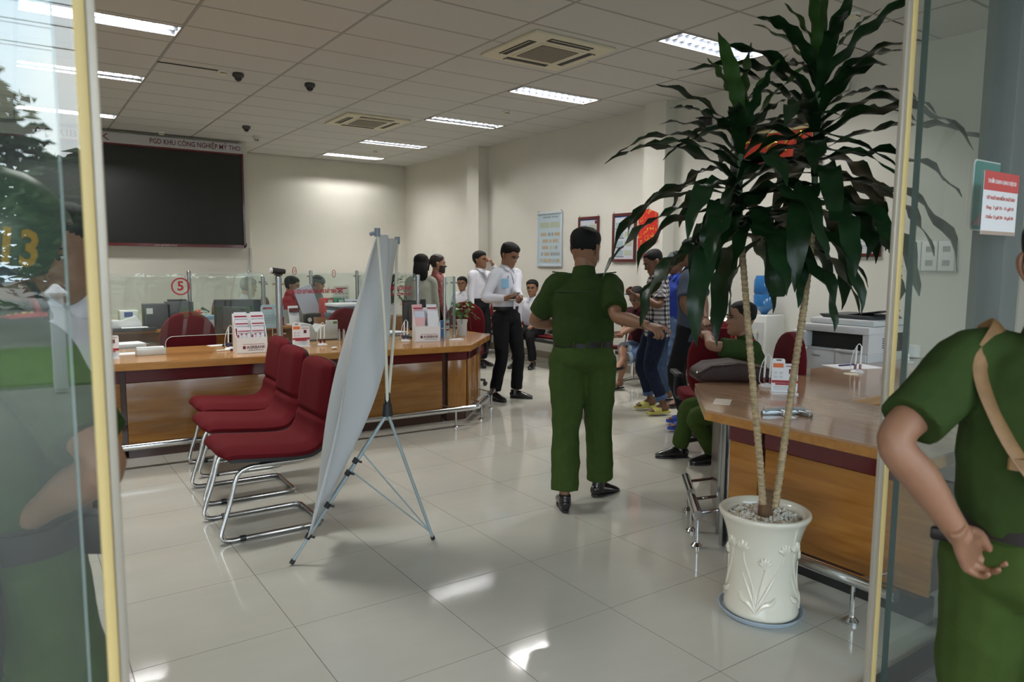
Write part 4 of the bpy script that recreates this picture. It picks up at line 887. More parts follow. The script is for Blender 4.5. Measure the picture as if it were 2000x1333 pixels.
for a in ((3.095, 2.475), (3.22, 2.60)): MB().box(a[0]-.02, a[0]+.02, a[1]-.012, a[1]+.012, .0, ZD-.056).build('steel_upright', BRUSH, rd, bevel=.003)
panel_on((6.1, 3.0), (3.62, 3.0), .06, ZD-.056, -.02, 0, 'back_panel', WOODP, rd)
MB().box(3.1, 3.6, 1.45, 2.2, .1, .6).build('drawer_unit', DKWOOD, rd); MB().box(3.87, 6.2, 1.9, 2.26, .5, .53).build('keyboard_shelf', DKWOOD, rd)
for a, b in (((2.86, 2.2, .19), (2.86, 1.42, .19)), ((2.92, 2.50, .19), (3.12, 2.72, .19)), ((3.18, 2.78, .19), (3.40, 3.02, .19))):
    MB().tube([a, b], .027, 14).build('foot_rail', STEEL, rd, True)
for x, y in ((2.86, 2.1), (2.86, 1.6), (2.95, 2.53), (3.10, 2.70), (3.34, 2.95)):
    MB().tube([(x, y, .005), (x, y, .17)], .01, 8).lathe([(.03, 0), (.03, .012), (.012, .03)], (x, y, 0), 12).build('rail_foot', STEEL, rd, True)
    MB().tube([(x, y, .19), (x+.22, y-.05, .19)], .009, 8).build('rail_bracket', STEEL, rd, True)
tag(MB().box(-.25, .25, -.1, .1, 0, .025).build('keyboard', BLACK, None, loc=(4.3, 2.05, .531), bevel=.004), 'black keyboard on the shelf inside the corner of the right desk', 'keyboard')
# on it
p = on(1532, 770, 2, ZD); card_stand((p[0]+.02, p[1]+.02, ZD), R(-45), 'white phone-shaped counter card between the two plant canes')
p = on(1502, 757, 2, ZD); pen_stand((p[0], p[1]+.02, ZD), 'maroon and white pen stand left of the card on the right desk', 2, MAROON, R(-40))
p = on(1674, 728, 2, ZD); pen_stand((p[0], p[1], ZD), 'maroon and white pen stand beside the papers on the right desk', 2, MAROON, R(-40))
p = on(1665, 716, 2, ZD); t = thing('form_sheet', 'white form with a blue pen across it on the right desk', 'paper', (p[0], p[1], ZD), R(-20)); MB().box(-.2, .16, -.13, .1, 0, .004).build('sheet', PAPER, t); MB().tube([(-.12, .0, .01), (.06, .03, .01)], .006, 8).build('pen', mat('navy_cap', (.03, .02, .12), .4), t, True)
p = on(1662, 731, 2, ZD); tag(MB().lathe([(.05, 0), (.05, .003), (.02, .004)], n=20).build('paper_disc', CREAM, None, loc=(p[0], p[1], ZD)), 'cream paper disc before the pen stand on the right desk', 'paper')
p = on(1790, 702, 2, ZD); t = thing('tissue_holder', 'white tissue roll behind the right foreground officer', 'tissue', (p[0]+.1, p[1]+.1, ZD)); MB().lathe([(.03, 0), (.07, .005), (.07, .10), (.025, .105)], n=20).build('roll', WHITE, t, True)
p = on(1772, 708, 2, ZD); t = thing('bell', 'small white knobbed holder next to the tissue roll', 'holder', (p[0], p[1], ZD)); MB().lathe([(.045, 0), (.045, .01), (.015, .015), (.012, .04)], n=16).ball((0, 0, .055), .02, 12, 8).build('body', WHITE, t, True)
# leather bag
p = on(1455, 745, 2, ZD); t = thing('briefcase', 'dark brown leather document bag lying on the right desk', 'bag', (p[0], p[1]+.10, ZD), R(-35))
q = MB().prism([(-.27, 0), (.27, 0), (.26, .05), (.2, .09), (.0, .13), (-.18, .11), (-.26, .06)], -.15, .15, lambda p: (p[0], p[2], p[1])).mesh('body', mat('brown_leather', (.035, .017, .014), .5, spec=.25, bump=.25, bscale=90), True, .03, 3)
link('body', q, t)
MB().tube([(-.26, -.13, .065), (-.18, -.145, .112), (0, -.15, .132), (.2, -.145, .092), (.26, -.13, .055)], .004, 6, 4).build('zip', BRUSH, t, True); MB().ball((-.262, -.1, .06), .009, 8, 6).build('zip_pull', STEEL, t, True)
p = on(1535, 810, 2, ZD); t = thing('door_latch', 'silver metal latch mechanism lying on the right desk', 'latch', (p[0], p[1], ZD), R(-28))
MB().box(-.13, .13, -.012, .016, 0, .022).build('bar', BRUSH, t, bevel=.003); MB().box(-.04, .0, -.05, .0, 0, .03).build('hinge_block', mat('pale_metal', (.6, .6, .6), .3, .7), t, bevel=.004)
MB().obox((.075, -.035, .012), (.03, .1, .022), Matrix.Rotation(.35, 3, 'Z')).build('lever', BRUSH, t, bevel=.003)
for k in range(2): MB().tube([(-.02+.02*(k-.5), -.03, .03), (-.02+.02*(k-.5), -.03, .032)], .005, 8).build('screw', DARK, t)
MB().tube([(-.12, 0, .02), (-.02, .01, .028), (.1, 0, .026)], [(.016, .01)]*3, 8, 3).build('spring_arm', GREYP, t, True)
tag(MB().box(-.1, .08, -.04, .05, 0, .0012).build('tape_patch', mat('peeled_film', (.62, .52, .42), .4), None, loc=(*on(1413, 785, 2, ZD)[:2], ZD), rot=(0, 0, .6)), 'pale peeled patch on the corner of the right desk', 'patch')
# ------------------------------------------------------------------ visitor chairs
def visitor_chair(t):
    """cantilever chair, sitter looks to -x; origin under the seat centre"""
    # shell: L profile lofted over the width
    prof = [(-.30, .455), (-.27, .47), (-.10, .455), (.08, .44), (.18, .455), (.24, .52), (.262, .61), (.283, .77), (.303, .89), (.31, .945)]
    prof = catmull(np.array(prof), 9); n = len(prof)
    def shell(off, wid, name, m, thick):
        v = []; f = []; ny = 10
        dx = np.gradient(prof[:, 0]); dz = np.gradient(prof[:, 1]); L = np.hypot(dx, dz); nx, nz = -dz/L, dx/L
        for s in (1, -1):
            for i in range(n):
                u = i/(n-1); hw = wid*(1-.10*max(0, (u-.55)/.45))
                e = min(u, 1-u)*n/9.; 
                if e < 1: hw *= (.45+.55*math.sqrt(max(0, 1-(1-e)**2.4)))
                for j in range(ny+1):
                    y = -1+2*j/ny; th = thick*math.sqrt(max(.02, 1-abs(y)**5)) if s > 0 else -.012
                    crease = -.014*math.exp(-((prof[i, 1]-.62)/.012)**2) if s > 0 and prof[i, 0] > .2 else 0
                    o = off+(th+crease if s > 0 else th)*(1 if e > 1 else .35+.65*max(0, e)**.5)
                    dish = .012*(y*y-.4) if s > 0 else 0
                    v.append((prof[i, 0]+nx[i]*(o+dish), y*hw, prof[i, 1]+nz[i]*(o+dish)))
        b = n*(ny+1)
        for i in range(n-1):
            for j in range(ny):
                a = i*(ny+1)+j; f.append((a, a+ny+1, a+ny+2, a+1)); f.append((b+a, b+a+1, b+a+ny+2, b+a+ny+1))
            a = i*(ny+1); f.append((a, b+a, b+a+ny+1, a+ny+1)); a += ny; f.append((a, a+ny+1, b+a+ny+1, b+a))
        for j in range(ny):
            f.append((j, j+1, b+j+1, b+j)); a = (n-1)*(ny+1)+j; f.append((a, b+a, b+a+1, a+1))
        q = MB().add(v, f); o = q.build(name, m, t, True); return o
    shell(.0, .24, 'cushion', FABRED, .056)
    shell(-.014, .243, 'shell', DARK, .004)
    for s in (-1, 1):
        y = s*.21
        MB().tube([(.12, y, .405), (-.1, y, .405), (-.19, y, .40), (-.245, y, .36), (-.285, y, .22), (-.33, y, .08), (-.335, y, .035), (-.30, y, .014), (-.2, y, .013), (.12, y, .013), (.2, y*.97, .013), (.225, y*.85, .013)], .0125, 10, 4).build('leg', STEEL, t, True)
        MB().tube([(-.24, y, .0145), (-.21, y, .0145)], .0165, 10).build('foot_pad', DARK, t)
    MB().tube([(.225, -.18, .013), (.225, .18, .013)], .0125, 10).build('rear_bar', STEEL, t, True)
    MB().box(-.12, .14, -.2, .2, .405, .425).build('seat_bracket', DARK, t)
vc = thing('visitor_chair', 'nearest burgundy cantilever chair of the row, touching the leaning banner', 'chair', (1.18, 4.17, 0), 0, 'burgundy cantilever chairs')
visitor_chair(vc)
dup(vc, (1.245, 4.86, 0), -.02, 'middle burgundy cantilever chair of the row of three')
dup(vc, (1.345, 5.50, 0), -.03, 'burgundy cantilever chair of the row closest to the counter')

# ------------------------------------------------------------------ leaning X banner
bn = thing('banner_stand', 'white X-frame banner stand seen from behind beside the burgundy chairs', 'banner stand')
HB = at(757, 800, 3.72); T1 = at(737, 454, 3.46); T2 = at(776, 470, 4.0)
F1 = on(570, 1100, 2, .012); F3 = on(846, 1053, 2, .012); F2 = on(606, 1036, 2, .012)
B1 = at(598, 1052, 3.50); B2 = at(640, 985, 3.95)
# cloth: grid from the bottom edge to the top edge, sagging and pleated
v = []; f = []; nu, nv_ = 40, 30
for j in range(nv_+1):
    q = j/nv_
    L_ = B1*(1-q)+T1*q; R_ = B2*(1-q)+T2*q
    bow = math.sin(math.pi*q)
    for i in range(nu+1):
        s = i/nu; p = L_*(1-s)+R_*s
        off = (.075*math.sin(math.pi*s)*bow+.05*math.sin(s*13+q*2.2+.6)*(.25+bow*.9)+.012*math.sin(s*31-q*3)*(.3+bow)-.05*bow*math.sin(2*math.pi*s+q))
        v.append(p+np.array([.83, -.4, .22])*off)
for j in range(nv_):
    for i in range(nu): a = j*(nu+1)+i; f.append((a, a+1, a+nu+2, a+nu+1))
me = MB().add(v, f).mesh('cloth', mat('banner_cloth', (.60, .605, .60), .5), True)
o = link('cloth', me, bn); md = o.modifiers.new('solid', 'SOLIDIFY'); md.thickness = .0015
# faint print showing through near the top
pts = []
for (q, s) in ((.90, .3), (.90, .8), (.84, .85), (.84, .35)):
    pts.append((B1*(1-s)+B2*s)*(1-q)+(T1*(1-s)+T2*s)*q+np.array([.83, -.4, .22])*(.045))
for p_, nm in ((T1, 'upper_arm'), (T2, 'upper_arm')): MB().tube([HB, HB*.5+p_*.5+np.array([.01, 0, .0]), p_], [.0085, .008, .0075], 10, 4).build(nm, IVORY, bn, True)
for p_ in (T1, T2): MB().tube([p_-np.array([0, 0, .02]), p_+np.array([.0, 0, .02])], .014, 10).tube([p_, p_+np.array([-.03, .02, -.01])], .009, 8).build('arm_cap', mat('grey_cap', (.22, .25, .29), .5), bn, True)
MB().tube([HB+np.array([0, 0, .03]), HB-np.array([0, 0, .035])], [(.022, .018), (.03, .02)], 10).tube([HB, HB+np.array([0, 0, .085])], [.018, .014], 10).build('hub', DARK, bn, True)
for p_ in (F1, F2, F3): MB().tube([HB-np.array([0, 0, .02]), p_], .0085, 10).build('leg', PALEBLUE, bn, True)
for p_ in (F1, F2, F3): MB().tube([p_+(HB-p_)*.02, p_-(HB-p_)*.004], .012, 10).build('foot_cap', DARK, bn, True)
for a, b in ((F1, .17), (F1, .37), (F1, .58), (F1, .66), (F2, .1)):
    p_ = a+(HB-a)*b; d = (HB-a)/np.linalg.norm(HB-a); MB().tube([p_-d*.014, p_+d*.014], .015, 8).tube([p_, p_+np.array([.03, -.01, -.01])], .006, 6).build('clip', DARK, bn, True)
for b in (.60, .72): MB().tube([F1+(HB-F1)*b, F3+(HB-F3)*.05], .0045, 6).build('brace', PALEBLUE, bn, True)

# ------------------------------------------------------------------ waiting bench against the right wall
def bench(name, y0, n, label):
    t = thing(name, label, 'bench', (6.45, y0, 0), 0, 'steel waiting benches'); P = .56; L = P*n
    MB().box(.0, .06, 0, L, .34, .40).build('beam', DARK, t)
    for k in range(n):
        c = P*(k+.5)
        s_ = MB().prism([(-.26, .43), (.18, .405), (.2, .42), (-.26, .447)], c-.25, c+.25, lambda p: (p[0], p[2], p[1])).build('seat', BRUSH, t, bevel=.006)
        MB().prism([(-.22, .449), (.16, .425), (.16, .455), (-.22, .479)], c-.23, c+.23, lambda p: (p[0], p[2], p[1])).build('seat_pad', FABRED2, s_, bevel=.012)
        b_ = MB().prism([(.17, .46), (.33, .90), (.345, .89), (.19, .45)], c-.25, c+.25, lambda p: (p[0], p[2], p[1])).build('backrest', BRUSH, t, bevel=.006)
        MB().prism([(.175, .52), (.30, .86), (.28, .87), (.152, .53)], c-.22, c+.22, lambda p: (p[0], p[2], p[1])).build('back_pad', FABRED2, b_, bevel=.008)
    for k in range(n+1):
        y = P*k; MB().tube([(.16, y, .42), (.2, y, .6), (.16, y, .63), (-.16, y, .62), (-.2, y, .58), (-.17, y, .43)], .013, 8, 3).build('arm', STEEL, t, True)
    for y in (.3, L-.3):
        MB().tube([(.03, y, .36), (.03, y, .06)], .025, 10).tube([(-.25, y, .02), (.03, y, .06), (.3, y, .02)], [.018, .025, .018], 10, 3).build('leg', STEEL, t, True)
bench('waiting_bench', 5.32, 3, 'steel waiting bench with dark red pads behind the plaid-shirted man')
bench('waiting_bench', 7.4, 4, 'steel waiting bench with dark red pads near the pale blue poster')
tag(MB().tube([(6.9, 5.6, .02), (6.5, 5.35, .012), (6.2, 5.5, .01), (6.5, 5.7, .01), (6.95, 5.2, .03)], .008, 6, 6).build('extension_lead', DARK, None, True), 'black cord on the floor under the waiting bench', 'cord')

# ------------------------------------------------------------------ dragon tree
pl = thing('dragon_tree', 'tall two-caned dragon tree in a cream embossed ceramic pot', 'potted plant', (2.63, 1.885, 0))
O = np.array([2.63, 1.885, 0])
prof = [(.150, .014), (.158, .03), (.150, .08), (.141, .14), (.139, .22), (.145, .30), (.158, .37), (.176, .42), (.190, .445), (.190, .458), (.180, .462), (.160, .452), (.150, .43), (.148, .40)]
pot = MB().lathe([tuple(p) for p in catmull(np.array(prof), 3)], n=56).build('pot', CERAM, pl, True)
MB().lathe([(.15, .001), (.165, .003), (.178, .02), (.182, .026), (.176, .027), (.162, .012), (.10, .010)], n=48).build('saucer', mat('pale_blue_plastic', (.38, .45, .53), .35), pl, True)
MB().lathe([(.0, .40), (.148, .405), (.148, .418), (.0, .425)], n=32).build('soil', mat('dark_soil', (.05, .04, .035), .9), pl)
def potr(z): return float(np.interp(z, [p[1] for p in prof[:10]], [p[0] for p in prof[:10]]))
def emb(pts, r, a0):
    out = [];
    for s, z in pts: a = a0+s/.15; out.append((potr(z)*math.cos(a)*1.005, potr(z)*math.sin(a)*1.005, z))
    return MB().tube(out, r, 8, 4)
a_c = math.atan2(-O[1], -O[0])
for k in range(4):
    a0 = a_c-.12+k*math.pi/2
    for j, (pts, fl_) in enumerate((([(-.005, .05), (-.02, .16), (-.06, .26), (-.065, .31)], (-.065, .325)), ([(0, .06), (.012, .15), (.03, .23), (.03, .245)], (.03, .265)), ([(.005, .05), (.05, .16), (.10, .26), (.11, .31)], (.11, .325)))):
        o = emb(pts, .0042, a0); o.build('relief_stem', CERAM, pot, True)
        q = MB()
        for m in range(5):
            an = R(-70+35*m); q2 = emb([(fl_[0], fl_[1]-.012), (fl_[0]+math.sin(an)*.018, fl_[1]+math.cos(an)*.016), (fl_[0]+math.sin(an)*.032, fl_[1]+math.cos(an)*.036)], [.005, .0105, .003], a0); q.add(q2.v, q2.f)
        q.build('relief_flower', CERAM, pot, True)
    for sx in (-1, 1):
        emb([(0, .05), (sx*.03, .09), (sx*.06, .10), (sx*.08, .125)], [.004, .011, .012, .004], a0).build('relief_leaf', CERAM, pot, True)
        emb([(0, .07), (sx*.035, .14), (sx*.07, .21)], [.004, .007, .002], a0).build('relief_leaf', CERAM, pot, True)
PEB = [mat('pebble_white', (.66, .63, .56), .6), mat('pebble_tan', (.45, .37, .27), .6)]
rnd = random.Random(3); pm = []
for k in range(6):
    bm = bmesh.new(); bmesh.ops.create_icosphere(bm, subdivisions=1, radius=.011)
    for v_ in bm.verts: v_.co *= rnd.uniform(.7, 1.15); v_.co.x *= 1.3; v_.co.z *= .7
    me = bpy.data.meshes.new('pebble'); bm.to_mesh(me); bm.free(); me.materials.append(PEB[0 if k < 4 else 1]); pm.append(me)
for k in range(290):
    r_ = .143*math.sqrt(rnd.random()); a = rnd.uniform(0, 6.283)
    link('pebble', pm[k % 6], pl, (r_*math.cos(a), r_*math.sin(a), .426+rnd.uniform(0, .008)), (rnd.uniform(0, 3), rnd.uniform(0, 3), rnd.uniform(0, 3)))
BARK = mat('stump_bark', (.17, .10, .055), .85, var=.4, vscale=30, stretch=(1, 1, .2), bump=.5, bscale=40)
MB().tube([(.01, 0, .40), (.0, .0, .47), (.005, -.005, .545)], [.036, .029, .027], 14, 3).build('stump', BARK, pl, True)
def canes(pixels, d, name):
    P_ = catmull(np.array([at(x, y, d)-O for x, y in pixels]), 16)
    L = np.r_[0, np.cumsum(np.linalg.norm(np.diff(P_, axis=0), axis=1))]; n = int(L[-1]/.006)
    Q = np.stack([np.interp(np.linspace(0, L[-1], n), L, P_[:, k]) for k in range(3)], 1)
    ring = [.0150*(1+.13*((k % 4) == 0)-.05*((k % 4) == 2))*(1.0-.12*k/n) for k in range(n)]
    return Q, ring
DP = 3.02
CANE = mat('pale_cane', (.46, .34, .19), .75, var=.55, vscale=9, stretch=(3, 3, 14), bump=.4, bscale=60)
STEM = mat('green_stem', (.05, .09, .04), .6)
Q1, r1 = canes([(1490, 985), (1484, 900), (1473, 780), (1463, 660), (1455, 560), (1448, 470)], DP, 'cane')
Q2, r2 = canes([(1514, 990), (1530, 880), (1552, 720), (1570, 600), (1584, 480), (1590, 415)], DP-.02, 'cane')
MB().tube(Q1, r1, 10).build('cane', CANE, pl, True); MB().tube(Q2, r2, 10).build('cane', CANE, pl, True)
S1 = catmull(np.array([at(x, y, DP)-O for x, y in ((1448, 475), (1444, 400), (1446, 320), (1452, 230))]), 10)
S2 = catmull(np.array([at(x, y, DP-.02)-O for x, y in ((1590, 420), (1592, 330), (1596, 220), (1602, 110))]), 10)
MB().tube(S1, [.013]*len(S1), 8).build('green_stem', STEM, pl, True); MB().tube(S2, [.013]*len(S2), 8).build('green_stem', STEM, pl, True)
LEAF = mat('dragon_leaf', (.009, .030, .009), .36, var=.35, vscale=5, spec=.3)
LEAF2 = mat('young_dragon_leaf', (.03, .075, .015), .36, var=.35, vscale=5, spec=.3)
def leaf_mesh(L, W, el, droop, seed, twist=0., m=None, blunt=False):
    """leaf growing along +x from the origin, starting at elevation el and bending down by droop radians"""
    r_ = random.Random(seed); n = 18; v = []; f = []; p = np.zeros(3); ph = r_.uniform(0, 6); fr = r_.uniform(2.8, 4.6)
    for i in range(n+1):
        u = i/n; a = el-droop*(u**1.25); d = np.array([math.cos(a), 0, math.sin(a)]); nz = np.array([-math.sin(a), 0, math.cos(a)])
        if i: p = p+d*(L/n)
        wv = W*(.34+.66*min(1, u*3.2)**.8)*(1-max(0, (u-.55)/.45)**2.2) if not blunt else W*(.34+.66*min(1, u*3.2)**.8)*(1-.35*max(0, (u-.7)/.3)**2)
        wv = max(wv, .0015); tw = twist*u; sd = np.array([0, math.cos(tw), 0])+nz*math.sin(tw); nn = nz*math.cos(tw)-np.array([0, math.sin(tw), 0])
        rip = .42*W*math.sin(fr*6.283*u+ph)*min(1, u*4); rip2 = .42*W*math.sin(fr*6.283*u+ph+1.3)*min(1, u*4)
        for s, h_ in ((-1, .16*W+rip), (-.5, .05*W+rip*.35), (0, 0), (.5, .05*W+rip2*.35), (1, .16*W+rip2)): v.append(p+sd*(s*wv)+nn*h_*(wv/W)**.7)
    for i in range(n):
        for j in range(4): a = i*5+j; f.append((a, a+5, a+6, a+1))
    return MB().add(v, f).mesh('leaf', m or LEAF, True)
def place_leaf(base, az, me, name='leaf'): return link(name, me, pl, tuple(base), (0, 0, az))
def crown(S, n, seed, Lmax, top_n):
    r_ = random.Random(seed); lo_, hi = 0, len(S)-1
    for k in range(n):
        u = k/(n-1); s = S[int(round((1-u)*hi*.98))]+np.array([0, 0, r_.uniform(-.01, .01)])
        az = k*2.39996+r_.uniform(-.35, .35)
        el = R(84)-R(76)*u**.62+r_.uniform(-.18, .18); dr = .3+1.35*u**.5+r_.uniform(-.3, .4); L = Lmax*(.58+.52*min(1, u*2.0))*r_.uniform(.85, 1.15)
        W = .019+.009*r_.random()+.016*min(1, u*2)
        if u > .55: el -= .22; L *= 1.05; W *= 1.12
        place_leaf(s, az, leaf_mesh(L, W, el, dr, seed*100+k, r_.uniform(-.5, .5), LEAF2 if u < .12 else LEAF, blunt=(r_.random() < .15 and u > .5)))
crown(S1, 46, 11, .57, 6); crown(S2, 58, 23, .57, 7)
# the long hanging leaves in front of the canes
def hang(px, py, az, L, W, el, dr, seed, d=DP): place_leaf(at(px, py, d)-O, az, leaf_mesh(L, W, el, dr, seed, .2, LEAF, seed % 2 == 0))
va = math.atan2(-O[1]+0, -O[0]+0)
for k, a in enumerate(((1448, 440, va+.5, .52, .047, .25, 2.1, 3.0), (1450, 452, va+.85, .50, .040, .1, 1.9, 3.0), (1446, 400, va-.3, .46, .045, .4, 2.3, 3.0), (1590, 400, va+.8, .42, .05, .2, 1.95, 3.0), (1446, 380, va-1.3, .56, .04, .45, 1.7, 3.0), (1440, 455, va-1.1, .40, .04, .0, 1.3, 3.0))):
    hang(*a[:7], 400+k, a[7])
# small plants behind the counter
def small_plant(name, label, loc, n, L, W, seed, pot_m=None, ph=.14, el0=70):
    t = thing(name, label, 'potted plant', loc); MB().lathe([(.06, 0), (.075, .01), (.09, ph), (.08, ph), (.07, ph-.02)], n=20).build('pot', pot_m or WHITE, t, True)
    MB().tube([(0, 0, ph-.03), (0, 0, ph+.22)], .012, 8).build('stem', STEM, t, True); r_ = random.Random(seed)
    for k in range(n):
        u = k/n; o = link('leaf', leaf_mesh(L*(.6+.5*u)*r_.uniform(.8, 1.1), W, R(el0)-R(60)*u, .6+1.2*u, seed*50+k, .2, LEAF2 if k % 3 else LEAF), t, (0, 0, ph+.22-.14*u), (0, 0, k*2.4))
    return t
p = on(765, 560, 1, 7.75); small_plant('counter_plant', 'small arching leafy plant behind the banner poles', (p[0], 7.75, .90), 26, .30, .018, 5)
tag(MB().box(-.05, .15, -.16, .16, 0, .90).build('plant_cabinet', WOODK, None, loc=(p[0], 7.75, 0)), 'brown cabinet under the arching leafy plant', 'cabinet')
p = on(917, 662, 2, ZC); t = thing('ivy_pot', 'trailing heart-leaved ivy in a pale vase at the counter end', 'potted plant', (p[0]+.08, p[1]+.28, ZC))
MB().lathe([(.045, 0), (.055, .02), (.05, .12), (.06, .17), (.05, .17)], n=20).build('vase', LGREY, t, True); r_ = random.Random(9)
for k in range(5):
    a = k*1.256+.4; MB().tube([(0, 0, .16), (.06*math.cos(a), .06*math.sin(a), .26+.03*k), (.13*math.cos(a), .13*math.sin(a), .2), (.16*math.cos(a), .16*math.sin(a), .05+.03*k)], .003, 5, 4).build('vine', STEM, t, True)
hm = MB().add([(0, 0, 0), (.012, -.022, .002), (.035, -.016, -.004), (.055, 0, -.01), (.035, .016, -.004), (.012, .022, .002), (.02, 0, .004)], [(0, 1, 6), (1, 2, 6), (2, 3, 6), (3, 4, 6), (4, 5, 6), (5, 0, 6)]).mesh('leaf', mat('ivy_leaf', (.10, .22, .05), .4, var=.3, vscale=20), True)
for k in range(46):
    a = r_.uniform(0, 6.28); u = r_.random(); rr = .03+.13*u; link('leaf', hm, t, (rr*math.cos(a), rr*math.sin(a), .16+.16*math.sin(u*2.6)-.1*u+r_.uniform(0, .1)), (r_.uniform(-.5, .5), r_.uniform(-.2, .9), a))
# ------------------------------------------------------------------ people
VL_ = bpy.context.view_layer
def arrays(me):
    n = len(me.vertices); v = np.zeros(n*3, np.float32); me.vertices.foreach_get('co', v); v = v.reshape(-1, 3).astype(float)
    return v, [tuple(p.vertices) for p in me.polygons]
def normals(me):
    n = len(me.vertices); v = np.zeros(n*3, np.float32); me.vertices.foreach_get('normal', v); return v.reshape(-1, 3).astype(float)
def remesh(parts, vox, smooth=4, folds=0, seed=0):
    """one continuous skin round overlapping closed shapes"""
    q = MB()
    for v, f in parts: q.add(v, f)
    me = bpy.data.meshes.new('t'); me.from_pydata(q.v, [], q.f); o = bpy.data.objects.new('t', me); C.objects.link(o)
    m = o.modifiers.new('r', 'REMESH'); m.mode = 'VOXEL'; m.voxel_size = vox
    s = o.modifiers.new('s', 'SMOOTH'); s.iterations = smooth; s.factor = .5
    VL_.update(); r = bpy.data.meshes.new_from_object(o.evaluated_get(bpy.context.evaluated_depsgraph_get()))
    bpy.data.objects.remove(o); bpy.data.meshes.remove(me)
    v, f = arrays(r)
    if folds and len(v):
        n = normals(r); rs = np.random.RandomState(seed); d = np.zeros(len(v))
        for k in range(7):
            w_ = rs.normal(0, 1, 3); w_[2] += np.sign(w_[2])*.7; w_ *= rs.uniform(9, 30)/np.linalg.norm(w_); w2 = rs.normal(0, 1, 3)*7
            d += (1-2*np.abs(np.sin(v@w_+rs.uniform(0, 6)+1.4*np.sin(v@w2+rs.uniform(0, 6)))))*rs.uniform(.3, 1)
        v = v+n*(d/4*folds)[:, None]
    bpy.data.meshes.remove(r); return v, f
def nrm(a): a = np.asarray(a, float); return a/max(np.linalg.norm(a), 1e-9)
def ik(a, c, l1, l2, pole):
    d = c-a; L = np.linalg.norm(d); n = d/max(L, 1e-6); L = min(max(L, abs(l1-l2)+.02), (l1+l2)*.998); c = a+n*L
    x = (l1*l1-l2*l2+L*L)/(2*L); h_ = math.sqrt(max(l1*l1-x*x, 0)); p = np.asarray(pole, float); p = p-n*(p@n); p = nrm(p)
    return a+n*x+p*h_, c
# head: profile rows (z, half width, front y, back y)
HP = np.array([(-.118, .012, .062, .040), (-.113, .024, .078, .022), (-.103, .035, .087, .000), (-.088, .047, .090, -.03), (-.070, .056, .089, -.05), (-.05, .062, .0875, -.066), (-.03, .066, .087, -.077), (0, .070, .085, -.092), (.03, .074, .088, -.099), (.06, .074, .083, -.10), (.085, .066, .066, -.088), (.102, .048, .042, -.066), (.112, .026, .014, -.04), (.115, .006, -.008, -.02)])
def head_mesh(nu=44, rows=44):
    A = catmull(HP, 4)
    zz = np.linspace(0, len(A)-1, rows); A = np.stack([np.interp(zz, np.arange(len(A)), A[:, k]) for k in range(4)], 1)
    v = []; f = []
    for z, w_, fr, bk in A:
        cy = -.005
        for i in range(nu):
            a = 2*math.pi*i/nu; c, s = math.cos(a), math.sin(a); e = .92
            x = w_*math.copysign(abs(c)**e, c); y = cy+(fr-cy if s > 0 else cy-bk)*math.copysign(abs(s)**e, s)
            v.append((x, y, z))
    for j in range(rows-1):
        for i in range(nu): f.append((j*nu+i, j*nu+(i+1) % nu, (j+1)*nu+(i+1) % nu, (j+1)*nu+i))
    f.append(tuple(range(nu-1, -1, -1))); f.append(tuple((rows-1)*nu+i for i in range(nu)))
    v = np.array(v); g = lambda cx, cz, sx, sz: np.exp(-((v[:, 0]-cx)/sx)**2-((v[:, 2]-cz)/sz)**2)
    fm = v[:, 1] > .02; d = np.zeros(len(v))
    d += .021*g(0, -.026, .011, .013)+.012*g(0, -.006, .009, .018)+.007*(g(-.013, -.030, .008, .008)+g(.013, -.030, .008, .008))
    d += -.010*(g(-.031, .002, .015, .010)+g(.031, .002, .015, .010))+.005*(g(-.03, .021, .022, .007)+g(.03, .021, .022, .007))
    d += .006*g(0, -.060, .022, .005)+.006*g(0, -.070, .019, .005)-.003*g(0, -.0650, .024, .0022)+.004*g(0, -.098, .017, .012)+.004*(g(-.047, -.022, .016, .014)+g(.047, -.022, .016, .014))
    v[fm, 1] += d[fm]
    for s in (-1, 1):
        ev, ef = tube([(s*.066, -.008, -.034), (s*.077, -.012, -.012), (s*.079, -.016, .012), (s*.070, -.010, .026)], [(.004, .008), (.006, .014), (.007, .018), (.004, .010)], 10, 3, (1, 0, 0))
        b = len(v); v = np.vstack([v, ev]); f += [tuple(i+b for i in q) for q in ef]
    return v, f, nu*rows
HV, HF, HN = head_mesh()
def hair_mesh(style, seed=0):
    v = HV[:HN].copy(); c = np.array([0, -.01, .02]); n = v-c; n /= np.maximum(np.linalg.norm(n, axis=1, keepdims=True), 1e-6)
    x, y, z = v.T; rs = np.random.RandomState(seed)
    line = {'short': .060, 'crew': .066, 'thin': .072, 'full': .060, 'long': .055, 'tied': .060}[style]
    front = np.clip((y+.01)/.07, 0, 1)
    hl = -.058*(1-front)+line*front; hl = np.where((y > -.02) & (y < .045), np.maximum(hl, .004+.7*(y+.0)), hl)
    if style in ('crew',): hl = np.where(y < -.02, -.018, hl)
    if style == 'long': hl = np.where(y < .01, -.10, hl)
    aa = np.arctan2(x, y); hl = hl+.003*np.sin(aa*7+seed)+.002*np.sin(aa*17+seed*2); m = np.clip((z-hl)/.014, 0, 1); m = m*m*(3-2*m)
    th = {'short': .010, 'crew': .006, 'thin': .010, 'full': .014, 'long': .019, 'tied': .010}[style]
    tz = np.clip((z-.0)/.09, 0, 1); fade = .3+.7*tz if style in ('crew', 'thin', 'short') else .75+.25*tz
    hl2 = np.clip((z-hl)/.045, 0, 1); v2 = v+n*(-.006+m*.0072+m*hl2*th*fade)[:, None]+n*(m*rs.uniform(-1, 1, len(v))*.0016)[:, None]
    if style in ('short', 'full'):
        fm = m*np.clip((y-.03)/.05, 0, 1)*np.clip((z-.03)/.04, 0, 1); v2[:, 1] += fm*.008
    return v2, [q for q in HF if max(q) < HN]
